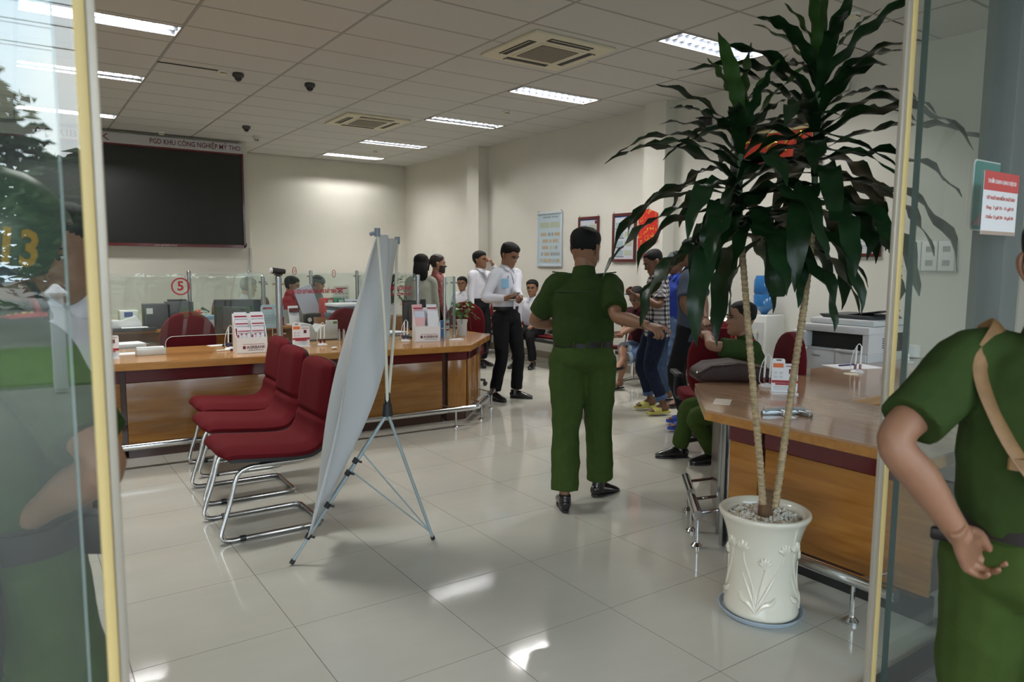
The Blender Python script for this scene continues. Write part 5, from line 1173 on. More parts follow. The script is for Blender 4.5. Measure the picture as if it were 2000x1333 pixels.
def canon_hand(curl, spread=1., thumb=(35, 20)):
    P_ = [tube([(0, -.035, 0), (0, 0, 0), (0, .03, -.001), (0, .07, -.002), (0, .088, -.002)], [(.026, .020), (.028, .018), (.038, .015), (.041, .0135), (.038, .011)], 14, 3, (1, 0, 0))]
    for k, (x, L) in enumerate(((-.030, .072), (-.010, .080), (.010, .075), (.029, .058))):
        p = np.array([x, .078, -.002]); a = 0; pts = [p-np.array([0, .03, 0]), p]; sp = (x*1.6)*spread
        for j, (fr, cu) in enumerate(zip((.46, .30, .24), curl[k])):
            a += R(cu); p = p+np.array([sp*math.cos(a), math.cos(a), -math.sin(a)])*L*fr; pts.append(p)
        P_.append(tube(pts, [.0095, .0095, .0085, .0078, .0062], 8, 2, (1, 0, 0)))
    a0, c0 = R(thumb[0]), R(thumb[1]); p = np.array([-.024, .012, -.004]); d1 = np.array([-math.sin(a0), math.cos(a0), -.25]); d2 = np.array([-math.sin(a0-c0), math.cos(a0-c0), -.4])
    P_.append(tube([p, p+d1*.035, p+d1*.035+d2*.028, p+d1*.035+d2*.05], [.014, .0115, .0098, .0072], 8, 3, (1, 0, 0)))
    return remesh(P_, .0036, 2)
_HC = {}
HPOSE = {'relaxed': dict(spread=.5, curl=[(18, 22, 15), (24, 28, 18), (28, 32, 20), (32, 35, 22)]), 'grip': dict(spread=.3, curl=[(48, 50, 30), (52, 55, 30), (55, 58, 35), (58, 60, 35)], thumb=(30, 45)), 'point': dict(spread=.25, curl=[(12, 12, 8), (45, 55, 35), (55, 60, 40), (58, 62, 40)], thumb=(50, 0)), 'flat': dict(curl=[(6, 8, 5)]*4), 'droop': dict(spread=.4, curl=[(40, 30, 20), (44, 32, 22), (48, 36, 22), (50, 38, 24)], thumb=(40, 30))}
def hand(pose):
    if pose not in _HC: _HC[pose] = canon_hand(**HPOSE[pose])
    return _HC[pose]
SKIN = mat('skin', (.27, .135, .078), .5, var=.12, vscale=14, spec=.4); SKIN2 = mat('skin_light', (.38, .21, .135), .5, var=.1, vscale=14, spec=.4); SKIN3 = mat('skin_dark', (.19, .088, .05), .5, var=.12, vscale=14, spec=.4)
HAIR = mat('black_hair', (.007, .0065, .0065), .62, spec=.2, bump=.5, bscale=260, stretch=(1, 1, .15)); EYEW = mat('eye_white', (.55, .52, .48), .3); EYED = mat('eye_dark', (.012, .008, .006), .2); LIP = mat('lips', (.27, .10, .075), .5); BROW = mat('brow', (.015, .012, .010), .8)
SHOE = mat('black_shoe_leather', (.010, .010, .011), .22, coat=.3); BELTM = mat('black_belt_leather', (.016, .011, .010), .45, spec=.3)
WSHIRT = mat('white_shirt', (.64, .64, .70), .8, bump=.1, bscale=300); BTROU = mat('black_trousers', (.010, .010, .012), .8)
NAVYJ = mat('navy_jeans', (.016, .022, .045), .85, var=.3, vscale=30); POLO = mat('slate_polo', (.060, .075, .105), .85, var=.1, vscale=40, bump=.2, bscale=600); BLUES = mat('royal_blue_shirt', (.012, .045, .33), .7); DENIM = mat('denim', (.09, .14, .25), .85, var=.25, vscale=50); MAROS = mat('maroon_shirt', (.05, .010, .016), .8); SAGE = mat('sage_jacket', (.29, .30, .25), .85); REDS = mat('red_shirt', (.35, .02, .03), .8)
def plaid():
    m = mat('plaid_cotton', (.5, .5, .5), .85); t = m.node_tree; b = t.nodes['Principled BSDF']; tc = N(t, 'ShaderNodeTexCoord'); sp = N(t, 'ShaderNodeSeparateXYZ'); t.links.new(tc.outputs['Object'], sp.inputs[0])
    ad = N(t, 'ShaderNodeMath', operation='ADD'); t.links.new(sp.outputs['X'], ad.inputs[0]); m2 = N(t, 'ShaderNodeMath', operation='MULTIPLY'); m2.inputs[1].default_value = .9; t.links.new(sp.outputs['Y'], m2.inputs[0]); t.links.new(m2.outputs[0], ad.inputs[1])
    outs = []
    for src in (ad.outputs[0], sp.outputs['Z']):
        k = N(t, 'ShaderNodeMath', operation='MULTIPLY'); k.inputs[1].default_value = 22; t.links.new(src, k.inputs[0]); fr = N(t, 'ShaderNodeMath', operation='FRACT'); t.links.new(k.outputs[0], fr.inputs[0])
        l = N(t, 'ShaderNodeMath', operation='LESS_THAN'); l.inputs[1].default_value = .48; t.links.new(fr.outputs[0], l.inputs[0]); outs.append(l)
    s = N(t, 'ShaderNodeMath', operation='ADD'); t.links.new(outs[0].outputs[0], s.inputs[0]); t.links.new(outs[1].outputs[0], s.inputs[1]); h_ = N(t, 'ShaderNodeMath', operation='MULTIPLY'); h_.inputs[1].default_value = .5; t.links.new(s.outputs[0], h_.inputs[0])
    r = N(t, 'ShaderNodeValToRGB'); r.color_ramp.interpolation = 'CONSTANT'; e = r.color_ramp.elements; e[0].position = 0; e[0].color = (.52, .50, .50, 1); e[1].position = .4; e[1].color = (.17, .16, .17, 1); x = e.new(.9); x.color = (.035, .03, .035, 1)
    t.links.new(h_.outputs[0], r.inputs['Fac']); t.links.new(r.outputs['Color'], b.inputs['Base Color']); return m
PLAID = plaid()
def shoe_parts():
    up = [tube([(0, -.068, .034), (0, -.03, .042), (0, .03, .046), (0, .09, .036), (0, .15, .027), (0, .188, .020)], [(.026, .030), (.034, .042), (.038, .044), (.043, .034), (.041, .024), (.024, .014)], 14, 3, (1, 0, 0)), tube([(0, -.022, .03), (0, -.02, .10)], [(.040, .044), (.038, .044)], 14, 1, (1, 0, 0))]
    v, f = remesh(up, .0055, 3); v[:, 2] = np.maximum(v[:, 2], .012); return v, f
_SV = None
def shoe(par, pos, yaw, pitch, m, kind):
    """pos: ankle joint; yaw in world radians of the toe direction"""
    global _SV
    t_ = Matrix.Translation(Vector(pos))@Matrix.Rotation(yaw-math.pi/2, 4, 'Z')@Matrix.Rotation(pitch, 4, 'X')@Matrix.Translation(Vector((0, .0, -.085)))
    if kind == 'shoe':
        if _SV is None: _SV = shoe_parts()
        key = 'shoe'+m.name
        if key not in MATS:
            MATS[key] = MB().add(*_SV).mesh('shoe', m, True)
        o = link('shoe', MATS[key], par, mw=t_)
        so = MB().prism([(.03*math.copysign(abs(math.cos(R(a)))**.7, math.cos(R(a)))*(1.25 if math.sin(R(a)) > 0 else 1.0)*1.08, .06+.132*math.sin(R(a))) for a in range(0, 360, 18)], .0, .014).build('sole', DARK, o); return
    key = kind+m.name
    if key not in MATS:
        q = MB().prism([(.036*math.copysign(abs(math.cos(R(a)))**.7, math.cos(R(a)))*(1.25 if math.sin(R(a)) > 0 else 1.0), .055+.132*math.sin(R(a))) for a in range(0, 360, 15)], .0, .026 if kind == 'slipper' else .014); MATS[key] = q.mesh('sole', m, True, .004)
        if kind == 'slipper': pts = [(-.049, .08, .02), (-.044, .085, .05), (0, .09, .068), (.044, .085, .05), (.049, .08, .02)]; w_ = .042
        else: pts = [(-.045, .05, .012), (-.03, .08, .045), (0, .115, .05), (.03, .08, .045), (.045, .05, .012)]; w_ = .013
        MATS[key+'s'] = MB().tube(pts, [(w_, .005)]*5, 10, 5, (0, 1, 0)).mesh('strap', m, True)
    r_ = thing(kind, None, None); r_.parent = par; r_.matrix_local = t_
    o = link('sole', MATS[key], r_); link('strap', MATS[key+'s'], r_)
PPL = []
def person(label, root, ang, Hh=1.70, girth=1.0, pel=None, lean=0., side=0., twist=0., hy=0., hp=0., ht=0., hs=1.06, pw=1.0, feet=None, hands=(None, None), poles=(None, None), hpose=('relaxed', 'relaxed'), palms=(None, None), hdir=(None, None), top=WSHIRT, sleeve='long', tuck=True, bottom=BTROU, legs='long', shoes=('shoe', SHOE), hair='short', skin=SKIN, face=True, belt=BELTM, vox=.010, group=None, knee=(None, None), seed=1, collar=True, fem=False, folds=.005, hairm=None):
    s = Hh/1.70; ca, sa = math.cos(R(ang)), math.sin(R(ang)); F = np.array([ca, sa, 0]); Rr = np.array([sa, -ca, 0]); Z = np.array([0, 0, 1.]); rt = np.array([root[0], root[1], 0])
    loc = lambda r, f, z: Rr*r+F*f+Z*z
    t = thing('person', label, 'person', (root[0], root[1], 0), 0, group)
    pe = loc(*(pel or (0, 0, .895*s)))
    u = nrm(F*math.sin(R(lean))+Rr*math.sin(R(side))+Z*math.cos(R(lean))); SL = .52*s
    spine = lambda k: pe+u*(SL*k)
    ct, st = math.cos(R(twist)), math.sin(R(twist)); Rs = nrm(Rr*ct-F*st); Rs = nrm(Rs-u*(Rs@u)); Fs = np.cross(u, Rs)
    nb = spine(1.0); sh = [nb-u*.066*s+Rs*(q*.160*s*(1 if not fem else .88)) for q in (-1, 1)]
    g = girth
    # head frame
    ya = R(ang)-R(hy)+R(-twist)*.5; hf = np.array([math.cos(ya), math.sin(ya), 0]); hr = np.array([math.sin(ya), -math.cos(ya), 0]); hu = Z*math.cos(R(hp))-hf*math.sin(R(hp)); hf = hf*math.cos(R(hp))+Z*math.sin(R(hp))
    if ht: c_, s_ = math.cos(R(ht)), math.sin(R(ht)); hr, hu = hr*c_-hu*s_, hu*c_+hr*s_
    hc = nb+u*.066*s+hu*.086*s+hf*.012*s
    HM = np.stack([hr, hf, hu], 0)*s*hs
    # arms
    arms = []
    for k in (0, 1):
        q = -1 if k == 0 else 1; tg = hands[k]
        if tg is None: tg = sh[k]+Rr*(q*.07*s)+F*.05-Z*(.525*s)
        elif isinstance(tg, tuple): tg = loc(*tg)
        else: tg = np.asarray(tg)-rt
        po = poles[k] if poles[k] is not None else (Rr*q*.5-F*.9-Z*.3)
        el, wr = ik(sh[k], tg, .285*s, .245*s, po); arms.append((sh[k], el, wr))
    # legs
    legsJ = []
    ft = feet or ((-.10, -.02, 0, -8, 0), (.10, .04, 0, 8, 0))
    for k in (0, 1):
        q = -1 if k == 0 else 1; hip = pe+Rr*(q*.088*s); fo = ft[k]
        if len(fo) == 5: an = loc(fo[0], fo[1], .085+fo[2]); yw = R(ang-fo[3]); pt = R(fo[4])
        else: an = np.array([fo[0]-rt[0], fo[1]-rt[1], .085+fo[2]]); yw = R(fo[3]); pt = R(fo[4]) if len(fo) > 4 else 0
        po = knee[k] if knee[k] is not None else (F+Z*.15)
        kn, an = ik(hip, an, .42*s, .405*s, po); legsJ.append((hip, kn, an, yw, pt))
    # ---- body
    P_ = [tube([spine(-.05), spine(.25), spine(.6), spine(.88), nb-u*.01], [(.125*s*g, .085*s*g), (.115*s*g, .08*s*g), (.13*s*g, .085*s*g), (.12*s, .07*s), (.06*s, .055*s)], 14, 3, Rs)]
    P_.append(tube([nb-u*.05, nb+u*.02, hc-hu*.06*s-hf*.02*s, hc+hu*.0-hf*.02*s], [.062*s*g**.5, .056*s*g**.5, .054*s*g**.4, .05*s], 14, 3))
    for k, (a, e, w_) in enumerate(arms):
        P_.append(tube([spine(.9), a, a*.5+e*.5, e, e*.6+w_*.4, w_*.8+e*.2, w_+(w_-e)*.06], [.05*s, .048*s*g**.5, .044*s*g**.5, .038*s, .040*s*g**.4, .030*s, .026*s], 12, 4))
    for hip, kn, an, yw, pt in legsJ:
        bare = legs != 'long'
        P_.append(tube([hip+Z*.02, hip*.5+kn*.5, kn, kn*.65+an*.35, kn*.25+an*.75, an], [.075*s, .068*s, .05*s, .052*s, .036*s, .033*s], 12, 4))
        if shoes[0] != 'shoe':
            T_ = Matrix.Translation(Vector(an))@Matrix.Rotation(yw-math.pi/2, 4, 'Z')@Matrix.Rotation(pt, 4, 'X')
            fv, ff = tube([(0, -.055, -.035), (0, -.02, -.028), (0, .04, -.025), (0, .10, -.040), (0, .145, -.050), (0, .165, -.053)], [(.022, .024), (.030, .036), (.035, .034), (.042, .020), (.040, .013), (.028, .008)], 12, 3, (1, 0, 0))
            P_.append(([tuple(T_@Vector(p)) for p in fv], ff))
    bv, bf = remesh(P_, vox, 3)
    q = MB().add(bv, bf)
    hv = HV@HM+hc; q.add(hv, HF)
    for k, (a, e, w_) in enumerate(arms):
        hv_, hf_ = hand(hpose[k]); y = nrm(w_-e) if hdir[k] is None else nrm(hdir[k]); 
        pn = palms[k] if palms[k] is not None else (Rr*(1 if k == 0 else -1))
        pn = nrm(np.asarray(pn, float)-y*(np.asarray(pn, float)@y)); z = -pn; x = np.cross(y, z); hv2 = hv_*s*(.94 if fem else 1.0)
        if k == 0: hv2 = hv2*np.array([-1, 1, 1]); hf_ = [t_[::-1] for t_ in hf_]
        q.add(hv2@np.stack([x, y, z], 0)+w_, hf_)
    q.build('body', skin, t, True)
    # ---- face and hair
    if face:
        for sx in (-1, 1):
            c = np.array([sx*.031, .0765, .002]); e = MB().ball((0, 0, 0), (.0135, .008, .0062), 12, 8); e.v = [tuple((np.array(p)+c)@HM+hc) for p in e.v]; eo = e.build('eye', EYEW, t, True)
            i_ = MB().ball((0, 0, 0), (.0062, .004, .0062), 10, 6); i_.v = [tuple((np.array(p)+c+np.array([0, .0065, 0]))@HM+hc) for p in i_.v]; i_.build('iris', EYED, eo, True)
            lv, lf = tube([(sx*.017, .081, .005), (sx*.031, .0865, .0095), (sx*.046, .076, .005)], [(.002, .0025), (.003, .003), (.002, .002)], 6, 4); MB().add(np.array(lv)@HM+hc, lf).build('eyelid', BROW, t, True)
            bv_, bf_ = tube([(sx*.013, .094, .020), (sx*.032, .0925, .026), (sx*.050, .075, .021)], [(.003, .003), (.0045, .0035), (.002, .002)], 6, 4); MB().add(np.array(bv_)@HM+hc, bf_).build('eyebrow', BROW, t, True)
        mv, mf = tube([(-.023, .0835, -.066), (-.01, .0915, -.0640), (0, .0925, -.0655), (.01, .0915, -.0640), (.023, .0835, -.066)], [(.002, .002), (.004, .0055), (.004, .005), (.004, .0055), (.002, .002)], 8, 4); MB().add(np.array(mv)@HM+hc, mf).build('mouth', LIP, t, True)
    if hair:
        hv, hf_ = hair_mesh(hair, seed); q = MB().add(hv@HM+hc, hf_)
        if hair == 'long':
            for (x, ya_, L, r_) in ((0, -.07, .20, (.075, .04)), (-.05, -.04, .18, (.034, .036)), (.05, -.04, .18, (.034, .036))):
                v_, f_ = tube([(x, ya_, .04), (x*1.1, ya_-.03, -.05), (x*1.1, ya_-.035, -.13), (x*.9, ya_-.03, -.04-L*.8)], [(r_[0]*.9, r_[1]), (r_[0]*1.05, r_[1]*1.15), (r_[0]*1.0, r_[1]*1.0), (r_[0]*.45, r_[1]*.5)], 14, 4, (1, 0, 0)); q.add(np.array(v_)@HM+hc, f_)
        if hair == 'tied':
            v_, f_ = tube([(0, -.095, .03), (0, -.125, .01), (0, -.13, -.04), (0, -.12, -.1)], [.03, .034, .026, .01], 12, 4); q.add(np.array(v_)@HM+hc, f_)
        q.build('hair', hairm or HAIR, t, True)
    # ---- shirt
    w0 = .155 if not fem else .14
    if tuck: sec = [(.10, .150, .108), (.20, .160, .118), (.32, .172, .128), (.5, .172, .126), (.7, .182, .126), (.84, .175, .108), (.93, .125, .085), (1.0, .072, .068)]
    else: sec = [(-.20, .178, .135), (-.05, .178, .135), (.2, .168, .128), (.5, .172, .126), (.7, .182, .126), (.84, .175, .108), (.93, .125, .085), (1.0, .072, .068)]
    if fem: sec = [(k, a*.86, b*.9) for k, a, b in sec]
    P_ = [tube([spine(k)-F*(.010 if k < .4 else 0) for k, a, b in sec], [(a*s*g, b*s*g) for k, a, b in sec], 20, 3, Rs)]
    for k, (a, e, w_) in enumerate(arms):
        q_ = -1 if k == 0 else 1
        st_ = spine(.93)+Rs*(q_*.05*s)-u*.025*s
        if sleeve == 'short':
            d = e-a; P_.append(tube([st_, a*1.0+u*.004, a+d*.35, a+d*.80], [.062*s, .072*s*g**.4, .072*s*g**.4, .070*s*g**.4], 14, 4))
        elif sleeve == 'long': P_.append(tube([st_, a+u*.004, a*.5+e*.5, e, e*.5+w_*.5, w_*.93+e*.07], [.060*s, .066*s*g**.4, .060*s*g**.4, .053*s, .047*s, .040*s], 14, 4))
    sv, sf = remesh(P_, vox*.95, 4, folds, seed); so = MB().add(sv, sf).build('shirt', top, t, True)
    if collar:
        cv, cf = tube([nb-u*.012*s+Fs*.0, nb+u*.018*s, nb+u*.040*s+Fs*.004], [(.076*s*g**.4, .078*s*g**.4), (.066*s*g**.4, .070*s*g**.4), (.064*s*g**.4, .066*s*g**.4)], 20, 3, Rs); MB().add(cv, cf).build('collar', top, so, True)
        if face:
            for sx in (-1, 1):
                p0 = nb+u*.03*s+Fs*.062*s*g**.4+Rs*sx*.012; MB().add([p0, p0+Rs*sx*.055-u*.0-Fs*.035, p0+Rs*sx*.062-u*.05-Fs*.01+Fs*.03, p0+Rs*sx*.018-u*.065+Fs*.03, p0-Fs*.02-u*.03], [(0, 1, 2, 3), (4, 1, 0), (4, 2, 1), (4, 3, 2), (4, 0, 3)]).build('collar_point', top, so)
    if sleeve == 'long' and tuck and face:
        MB().tube([spine(.18)+Fs*.128*s*g, spine(.5)+Fs*.132*s*g, spine(.75)+Fs*.128*s*g, spine(.93)+Fs*.088*s*g], [(.016, .003)]*4, 8, 4, Rs).build('placket', top, so, True)
    # ---- trousers
    P_ = [tube([spine(.21), spine(.1), spine(-.03), spine(-.14)], [(.150*s*g, .112*s*g), (.160*s*g*pw**.5, .120*s*g*pw), (.168*s*g*pw**.6, .125*s*g*pw), (.13*s, .10*s)], 20, 3, Rr)]
    for hip, kn, an, yw, pt in legsJ:
        d = an-kn
        if legs == 'long': P_.append(tube([hip+Z*.03, hip*.6+kn*.4, kn, kn+d*.5, kn+d*.93], [.098*s*g**.6*pw, .094*s*g**.6*pw, .073*s*g**.4*pw, .068*s*pw*pw, .066*s*pw*pw], 14, 4))
        elif legs == 'cuffed': P_.append(tube([hip+Z*.03, hip*.6+kn*.4, kn, kn+d*.45, kn+d*.82], [.098*s, .094*s, .074*s, .066*s, .060*s], 14, 4))
        else: P_.append(tube([hip+Z*.03, hip*.6+kn*.4, kn+(hip-kn)*.02], [.098*s, .094*s, .084*s], 14, 4))
    tv, tf = remesh(P_, vox, 4, folds*1.35, seed+20); to = MB().add(tv, tf).build('trousers', bottom, t, True)
    for hip, kn, an, yw, pt in legsJ:
        d = an-kn
        if legs == 'cuffed': MB().tube([kn+d*.74, kn+d*.84], [.064*s, .066*s], 16).build('cuff', DENIM, to, True)
        if legs == 'shorts': dd = hip-kn; MB().tube([kn+dd*.02, kn+dd*.14], [.087*s, .089*s], 16).build('cuff', mat('pale_denim', (.30, .36, .42), .85), to, True)
        if shoes: shoe(t, an, yw, pt, shoes[1], shoes[0])
    if belt and tuck:
        MB().tube([spine(.155)-F*.004, spine(.225)-F*.004], [(.163*s*g, .122*s*g)]*2, 28, 1, Rr).build('belt', belt, t, True)
    info = dict(t=t, nb=nb, u=u, Rs=Rs, Fs=Fs, hc=hc, HM=HM, hf=hf, hr=hr, hu=hu, arms=arms, sh=sh, spine=spine, s=s, g=g, F=F, Rr=Rr, pe=pe, rt=rt, shirt=so)
    PPL.append(info); return info
def surf(I, k, th, off=.0):
    """point on the shirt: k along the spine, th 0 = right side, 90 = front, -90 = back"""
    sec = [(.10, .150, .108), (.20, .160, .118), (.32, .172, .128), (.5, .172, .126), (.7, .182, .126), (.84, .175, .108), (.93, .125, .085), (1.0, .072, .068)]
    a = np.interp(k, [q[0] for q in sec], [q[1] for q in sec])*I['s']*I['g']+off; b = np.interp(k, [q[0] for q in sec], [q[2] for q in sec])*I['s']*I['g']+off
    return I['spine'](k)+I['Rs']*a*math.cos(R(th))+I['Fs']*b*math.sin(R(th))
def epaulettes(I, m, stars=True, edge=None):
    for k, q in ((0, -1), (1, 1)):
        a = I['nb']+I['Rs']*q*.065*I['s']-I['u']*.012; b = I['sh'][k]+I['u']*.068*I['s']+I['Rs']*q*.035
        d = nrm(b-a); y = np.cross(I['u'], d); z = np.cross(d, nrm(y)); M3 = Matrix([list(d), list(nrm(y)), list(z)]).transposed()
        o = MB().obox((a+b)/2+z*.012, (np.linalg.norm(b-a), .05, .008), M3).build('epaulette', m, I['t'], bevel=.002)
        if stars:
            for j in range(3): MB().ball(tuple(a*(.75-.25*j)+b*(.25+.25*j)+z*.018), (.008, .008, .004), 8, 5).build('gold_star', GOLD, o, True)
            MB().obox((a+b)/2+z*.017, (np.linalg.norm(b-a)*.9, .006, .003), M3).build('gold_stripe', GOLD, o)
def tabs(I, m):
    for q in (-1, 1):
        p = I['nb']+I['u']*.012+I['Fs']*.068+I['Rs']*q*.04; MB().obox(p, (.03, .012, .05), Matrix([list(I['Rs']), list(I['Fs']), list(I['u'])]).transposed()).build('collar_tab', m, I['t'], bevel=.002)
UNI = dict(top=OLIVE, bottom=OLIVET, sleeve='short')
REDTAB = mat('red_tab', (.50, .03, .025), .5)
EPG = mat('dark_green_board', (.02, .045, .015), .7)

# 1 the officer walking away
lf_ = on(1102, 997, 2, 0); rf_ = on(1172, 968, 2, 0); ro = (lf_+rf_)/2
I = person('officer in green uniform walking away into the hall, seen from behind', ro[:2], 53, 1.74, 1.12, pel=(-.015, .02, .915), lean=2, twist=-4, hy=32, hp=-4, feet=((lf_[0], lf_[1], .0, 58, 0, 0), (rf_[0], rf_[1], .0, 8, -6, 0)), hands=((-.10, .24, 1.10), at(1264, 636, 4.10)), poles=(-RT*.9-FW*.3, -FW*.7-UP*.5+RT*.2), hpose=('grip', 'point'), palms=(None, -UP*.8+FW*.6), hair='crew', vox=.0085, seed=3, pw=1.15, hs=1.11, folds=.007, **UNI)
epaulettes(I, EPG, False)
for q in (-1, 1): MB().tube([surf(I, .06, -90+q*38, .012)-I['u']*.02, surf(I, .06, -90+q*12, .012)-I['u']*.02], .003, 6).build('pocket_seam', EPG, I['t'])
MB().tube([surf(I, .80, a, .004) for a in range(-165, -14, 15)], .0025, 5, 3).build('yoke_seam', EPG, I['shirt'])
for q in (-60, -112, -88): MB().tube([surf(I, .14, q, .014), surf(I, .23, q, .014)], (.006), 6).build('belt_loop', OLIVET, I['t'])

# 2 the officer in the right foreground
ro = at(2078, 600, 1.50)
wr = at(1876, 1048, 1.50)
I = person('green uniformed officer in the right foreground with a tan strap, hand on hip', ro[:2], 24, 1.645, 1.04, hands=(wr, None), poles=(-RT*1.0+FW*-.2, None), hpose=('grip', 'relaxed'), palms=(RT*.6-FW, None), hdir=(FW*.45+RT*.55-UP*.7, None), hair='crew', vox=.008, seed=5, pw=1.1, folds=.007, face=False, hy=0, **UNI)
STRAP = mat('tan_leather_strap', (.22, .12, .045), .6, var=.2, vscale=30)
pts = [surf(I, .93, 150, .03)+I['u']*.03, surf(I, .97, -175, .012)+I['u']*.03, surf(I, .86, -140, .016), surf(I, .66, -122, .014), surf(I, .48, -105, .014), surf(I, .30, -80, .014), surf(I, .2, -45, .014)]
MB().tube(pts, [(.019, .0035)]*len(pts), 8, 5, -I['u']+I['Rs']).build('shoulder_strap', STRAP, I['t'], True)
p = surf(I, .50, -107, .02); MB().tube([p+I['Rs']*-.0+I['u']*.012, p-I['u']*.012], [(.026, .008)]*2, 12, 1, nrm(I['Rs']+I['u']*.6)).build('strap_keeper', STRAP, I['t'])
p = surf(I, .12, -150, .03); MB().obox(p, (.10, .02, .028), Matrix([list(I['Rs']), list(I['Fs']), list(I['u'])]).transposed()).build('baton_end', BELTM, I['t'], bevel=.006)

# 3 the officer with the helmet behind the left glass
ro = at(-22, 600, 1.46)
I = person('green uniformed officer in a 113 helmet behind the left glass door', ro[:2], 22, 1.675, 1.10, hands=(None, at(62, 1010, 1.40)), poles=(None, RT*.92-FW*.4), hpose=('relaxed', 'grip'), hair='crew', vox=.008, seed=8, hp=-6, face=True, **UNI)
epaulettes(I, REDTAB); tabs(I, REDTAB)
HELM = mat('helmet_green', (.022, .060, .024), .35, var=.1, vscale=5); HMx, hc_ = I['HM'], I['hc']
q = MB(); n_, m_ = 32, 14; v = []; f = []
for j in range(m_+1):
    for i in range(n_):
        a = 2*math.pi*i/n_; lo_ = -.085 if math.sin(a) < .35 else -.085+.13*min(1, (math.sin(a)-.35)/.35); b = (lo_/.150)+(1-(lo_/.150))*(j/m_); r_ = math.sqrt(max(0, 1-b*b)) if b > 0 else 1-.10*b*b
        v.append(np.array([.118*r_*math.cos(a), -.005+.140*r_*math.sin(a), .015+.135*b]))
for j in range(m_):
    for i in range(n_): f.append((j*n_+i, j*n_+(i+1) % n_, (j+1)*n_+(i+1) % n_, (j+1)*n_+i))
ho = MB().add(np.array(v)@HMx+hc_, f).build('helmet', HELM, I['t'], True); md = ho.modifiers.new('s', 'SOLIDIFY'); md.thickness = .008; md.offset = -1
to = text('113', YELLOW, I['t'], (0, 0, 0), .088, .066, (0, 0, 0), 'helmet_number', .0005, .03); tv = np.zeros(len(to.data.vertices)*3); to.data.vertices.foreach_get('co', tv); tv = tv.reshape(-1, 3)
def on_helmet(x, z, off):
    a = -x/.128+R(-10); b = (z-.015)/.135; r_ = math.sqrt(max(.05, 1-b*b)) if b > 0 else 1-.10*b*b; return np.array([(.118*r_+off)*math.cos(a), -.005+(.140*r_+off)*math.sin(a), z])
tv = np.array([on_helmet(-x, y-.012, .003) for x, y, z in tv])@HMx+hc_; to.data.vertices.foreach_set('co', tv.ravel()); to.data.update()
MB().ball(tuple(np.array(on_helmet(.0, -.062, .0))@HMx+hc_), .022, 14, 8).build('ear_cap', mat('navy_rubber', (.012, .02, .035), .5), I['t'], True)
MB().tube([np.array(p)@HMx+hc_ for p in ((.098, .02, -.07), (.085, .055, -.115), (.05, .075, -.135), (0, .08, -.14))], [(.012, .003)]*4, 8, 4).build('chin_strap', DARK, I['t'], True)
BB = [surf(I, .10, a, .02) for a in range(0, 360, 15)]
MB().tube([I['spine'](.10), I['spine'](.21)], [(.172*I['g'], .132*I['g'])]*2, 30, 1, I['Rr']).build('duty_belt', BELTM, I['t'], True)
MB3 = Matrix([list(I['Rr']), list(I['F']), [0, 0, 1]]).transposed()
for th, w_, nm in ((35, .05, 'pouch'), (62, .04, 'pouch')): MB().obox(surf(I, .145, th, .05), (w_, .05, .085), Matrix.Rotation(R(22+th-90), 3, 'Z')).build(nm, BELTM, I['t'], bevel=.008)
p = surf(I, .1, -40, .045); MB().tube([p+np.array([0, 0, .04]), p-np.array([0, 0, .08]), p-np.array([0, 0, .21])], [(.03, .022), (.034, .022), (.024, .018)], 12, 3).build('holster', BELTM, I['t'], True)
# 4 white shirt behind him
ro = at(4, 600, 1.92)
I = person('man in a white shirt leaning close behind the helmeted officer', ro[:2], 158, 1.70, .85, lean=-19, hy=-80, hp=-14, ht=12, hair='short', vox=.009, seed=9, skin=SKIN)

# 5 the man with the phone
lf_ = on(1008, 778, 2, 0); rf_ = on(966, 782, 2, 0); ro = (lf_+rf_)/2; ph = at(1006, 583, 7.62)
I = person('man in white shirt and black trousers standing looking at his phone', ro[:2], -78, 1.75, .97, feet=((lf_[0], lf_[1], 0, -50), (rf_[0], rf_[1], 0, -85)), hands=(ph+RT*.05+FW*.02, ph-RT*.09+FW*.03), hpose=('grip', 'grip'), palms=(-RT+UP*.8, RT+UP*.9), hy=-4, hp=-24, hair='full', vox=.009, seed=11, skin=SKIN)
t = thing('phone', 'phone held by the standing man in the white shirt', 'phone', tuple(ph+UP*.02)); MB().obox((0, 0, 0), (.075, .15, .01), Matrix.Rotation(R(-60), 3, 'Z')@Matrix.Rotation(.5, 3, 'X')).build('case', LGREY, t, bevel=.003); MB().obox((0, 0, .006), (.068, .14, .002), Matrix.Rotation(R(-60), 3, 'Z')@Matrix.Rotation(.5, 3, 'X')).build('glass', BLACK, t)
p = surf(I, .70, 50, .008); MB().obox(p, (.08, .006, .10), Matrix([list(nrm(np.cross(nrm(p-I['spine'](.7)), I['u']))), list(nrm(p-I['spine'](.7))), list(I['u'])]).transposed()).build('pocket_mask', mat('mask_blue', (.30, .55, .75), .7), I['t'])
p2 = surf(I, .76, 62, .01); MB().tube([p2, p2+I['u']*.05], .004, 6).build('pocket_pen', DARK, I['t'])
# 6 the man adjusting his glasses
ro = at(936, 600, 10.6)
I = person('man in white shirt touching his glasses behind the phone user', ro[:2], -72, 1.69, .97, hands=(at(962, 516, 10.35), None), poles=(RT*.6-UP*.6, None), hpose=('grip', 'relaxed'), palms=(-RT, None), hy=-12, hair='full', vox=.011, seed=13, skin=SKIN)
for sx in (-1, 1): 
    ring = [np.array((sx*.031+.017*math.cos(R(a)), .098, .003+.013*math.sin(R(a))))@I['HM']+I['hc'] for a in range(0, 360, 30)]; MB().tube(ring, .0018, 5, closed=True).build('glasses_rim', DARK, I['t'])
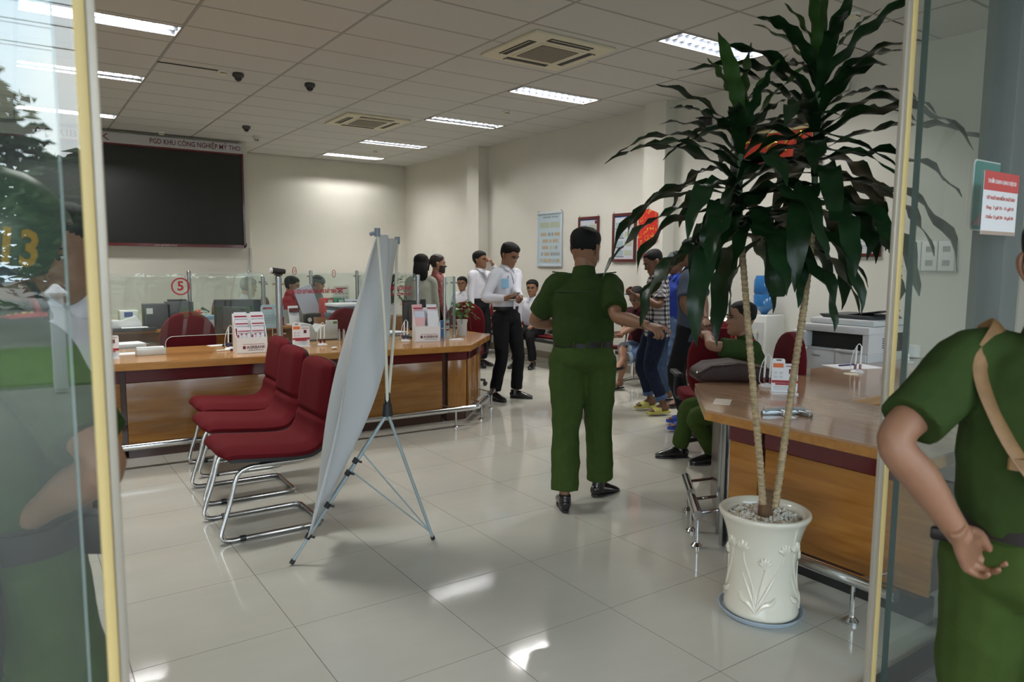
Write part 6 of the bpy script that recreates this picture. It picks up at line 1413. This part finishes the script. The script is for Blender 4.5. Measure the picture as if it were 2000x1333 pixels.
# 7, 8 seated men in white
sf_ = lambda x, y: (x, y)
def seated(label, xy, ang, Hh=1.68, fwd=.40, z=.50, **k):
    kw = dict(pel=(0, 0, z), feet=((-.13, fwd, 0, -8, 0), (.13, fwd+.04, 0, 8, 0)), hands=((-.13, .30, z+.13), (.13, .30, z+.13)), palms=((0, 0, -1), (0, 0, -1)), vox=.011)
    kw.update(k); return person(label, xy, ang, Hh, **kw)
seated('seated man in white shirt and black trousers looking towards the door', (6.40, 8.72), 212, 1.66, fwd=.38, lean=10, hy=-6, hair='full', seed=15, skin=SKIN)
bench('waiting_bench', 9.9, 3, 'far steel waiting bench behind the counter end')
seated('seated man half hidden behind the curved counter glass', (6.52, 10.98), 215, 1.66, lean=8, hair='full', seed=16, skin=SKIN, hy=-10)
# 9, 10 the two women
ro = at(823, 600, 9.0)
person('woman with long black hair and sage jacket, seen from behind at the counter', ro[:2], 62, 1.615, .98, top=SAGE, tuck=False, hair='long', fem=True, vox=.011, seed=17, skin=SKIN2, hy=8, face=False)
ro = at(853, 600, 9.6)
I = person('woman in a black face mask standing beside the sage jacketed woman', ro[:2], -8, 1.63, .92, top=mat('patterned_blouse', (.42, .16, .15), .8, var=.5, vscale=30), tuck=False, hair='tied', fem=True, vox=.011, seed=18, skin=SKIN2, hy=14, hp=-4, hairm=mat('dark_brown_hair', (.022, .012, .009), .45))
mv = HV[:HN].copy(); k_ = (mv[:, 2] < -.012) & (mv[:, 1] > -.0); m2 = mv*np.where(k_, 1.055, .9)[:, None]; m2[:, 1] += np.where(k_, .004, 0); MB().add(m2@I['HM']+I['hc'], [q for q in HF if max(q) < HN and all(k_[list(q)])]).build('face_mask', BLACK, I['t'], True)
# 11-13 clerks behind the glass
for (px, d_, ang, lab, tp, hr_, cap, ch, sd) in ((470, 9.35, 5, 'clerk in a white shirt seated behind the glass above the dark monitor', WSHIRT, 'full', 0, 'burgundy office chair under the white-shirted clerk', 21), (556, 10.2, -25, 'clerk in red with black hair seated behind the red box file', REDS, 'full', 0, 'burgundy office chair under the clerk in red', 22), (609, 11.3, -40, 'person in a grey cap seated behind the binders', mat('grey_green_top', (.16, .19, .19), .8), 'short', 1, 'burgundy office chair under the person in the grey cap', 23)):
    ro = at(px, 600, d_)
    I = seated(lab, ro[:2], ang, 1.66, top=tp, hair=hr_, seed=sd, z=.535, lean=8, hp=-12, skin=SKIN2)
    dup(ofc, (ro[0], ro[1], 0), R(ang+90), ch)
    if cap:
        c = MB().ball((0, -.008, .035), (.090, .112, .092), 18, 10); c.v = [tuple(np.array((p[0], p[1], max(p[2], .025)))@I['HM']+I['hc']) for p in c.v]; CAPM = mat('grey_cap_cloth', (.10, .12, .12), .8); c.build('cap', CAPM, I['t'], True)
# 14 plaid shirt
rf_ = on(1290, 812, 2, 0); lf_ = on(1268, 800, 2, 0); ro = (5.36, 5.21); ph = at(1236, 579, 7.15)
I = person('man in black and white plaid shirt, rolled jeans and yellow slippers', ro, 150, 1.68, .95, feet=((5.34, 5.06, .02, 160), (5.44, 5.34, .02, 160)), hands=(ph+RT*.03-FW*.05, ph+RT*.03+FW*.06), hpose=('grip', 'grip'), palms=(UP, UP), top=PLAID, sleeve='short', tuck=False, bottom=NAVYJ, legs='cuffed', shoes=('slipper', mat('yellow_rubber', (.55, .50, .12), .6)), hair='crew', hp=-26, vox=.010, seed=25, skin=SKIN3)
t = thing('phone', 'phone held by the man in the plaid shirt', 'phone', tuple(ph+np.array([0, 0, .02]))); MB().obox((0, 0, 0), (.075, .15, .01), Matrix.Rotation(R(60), 3, 'Z')).build('case', DARK, t, bevel=.003); MB().obox((0, 0, .006), (.068, .14, .002), Matrix.Rotation(R(60), 3, 'Z')).build('glass', BLACK, t)
# 15 slate polo
hb = at(1377, 640, 6.25)
I = person('man in slate blue polo shirt and black trousers with hands behind his back', (5.08, 4.51), 118, 1.76, 1.0, feet=((5.00, 4.44, .02, 150), (5.18, 4.62, .02, 130)), hands=(hb-RT*.02, hb+RT*.02), poles=(-FW*.5-RT, RT*1.2-FW*.2), hpose=('relaxed', 'relaxed'), palms=(-FW, -FW), top=POLO, sleeve='short', tuck=False, shoes=('slipper', mat('blue_rubber', (.015, .045, .36), .55)), hair='short', hy=-8, vox=.010, seed=27, skin=SKIN3)
# 16 royal blue
I = person('man in a royal blue shirt and grey cap mostly hidden behind the slate polo', (5.86, 5.42), 165, 1.66, .9, feet=((5.80, 5.24, .012, 165), (5.92, 5.56, .012, 165)), top=BLUES, sleeve='short', tuck=False, bottom=DENIM, shoes=('sandal', mat('dark_rubber', (.03, .025, .022), .7)), hair='short', vox=.011, seed=29, skin=SKIN3)
c = MB().ball((0, -.008, .035), (.090, .112, .092), 18, 10); c.v = [tuple(np.array((p[0], p[1], max(p[2], .028)))@I['HM']+I['hc']) for p in c.v]; CAPM = mat('grey_cap_cloth', (.10, .12, .12), .8); c.build('cap', CAPM, I['t'], True)
b = MB().tube([(0, .06, .04), (0, .12, .035), (0, .175, .022)], [(.07, .006), (.07, .005), (.04, .004)], 12, 3, (1, 0, 0)); b.v = [tuple(np.array(p)@I['HM']+I['hc']) for p in b.v]; b.build('cap_brim', CAPM, I['t'], True)
# 17 seated with phone
ph = at(1204, 655, 8.35); fc = at(1214, 706, 8.15)
I = seated('seated man in maroon shirt and rolled denim shorts holding a phone', (6.27, 6.28), 190, 1.66, feet=((6.0, 6.42, .012, 185), (fc[0], fc[1], fc[2]-.085, 205)), hands=(ph+RT*.03-FW*.02, ph+RT*.06+FW*.04), hpose=('grip', 'grip'), palms=(UP, UP), top=MAROS, sleeve='short', tuck=False, bottom=DENIM, legs='shorts', shoes=('sandal', mat('dark_rubber', (.03, .025, .022), .7)), hair='short', hp=-30, lean=14, vox=.010, seed=31, skin=SKIN)
t = thing('phone', 'phone held by the seated man in the maroon shirt', 'phone', tuple(ph+np.array([0, 0, .012]))); MB().obox((0, 0, 0), (.15, .075, .01)).build('case', mat('gold_phone', (.30, .22, .15), .4), t, bevel=.003); MB().obox((0, 0, .006), (.14, .068, .002)).build('glass', BLACK, t)
# 18 seated officer at the right desk
hh = at(1382, 655, 5.35); px_ = tuple(at(1472, 700, 5.3)[:2])
I = seated('officer in green uniform seated sideways at the right desk, arm over a chair', px_, 146, 1.70, 1.0, girth=1.06, feet=((*on(1392, 906, 2, 0)[:2], 0, 160), (4.25, 3.85, 0, 150)), hands=(hh, (.1, .22, .70)), z=.46, poles=(-FW-UP*.35, None), hpose=('droop', 'relaxed'), palms=(-UP, None), hair='crew', vox=.0085, seed=33, lean=9, hy=-4, skin=SKIN, **UNI)
epaulettes(I, REDTAB); tabs(I, REDTAB)
for k in range(4): MB().ball(tuple(surf(I, .32+.15*k, 92, .010)), .008, 8, 6).build('gold_button', GOLD, I['t'], True)
dup(ofc, (px_[0], px_[1], 0), R(236), 'burgundy chair with rounded back behind the seated officer')
# 19 officer seated behind the walking officer
ro = at(1140, 600, 7.35); fk_ = at(1128, 765, 7.1); f1 = on(1160, 815, 2, 0)
I = seated('seated officer in green mostly hidden behind the walking officer', ro[:2], 222, 1.68, feet=((fk_[0], fk_[1], fk_[2]-.085, 200), (f1[0], f1[1], 0, 235)), knee=(-RT+UP*.55-FW*.2, None), hair='crew', seed=35, skin=SKIN, **UNI)
epaulettes(I, REDTAB); tabs(I, REDTAB)
dup(vc, (ro[0], ro[1], 0), R(42), 'burgundy cantilever chair hidden under the officer behind the walking officer')
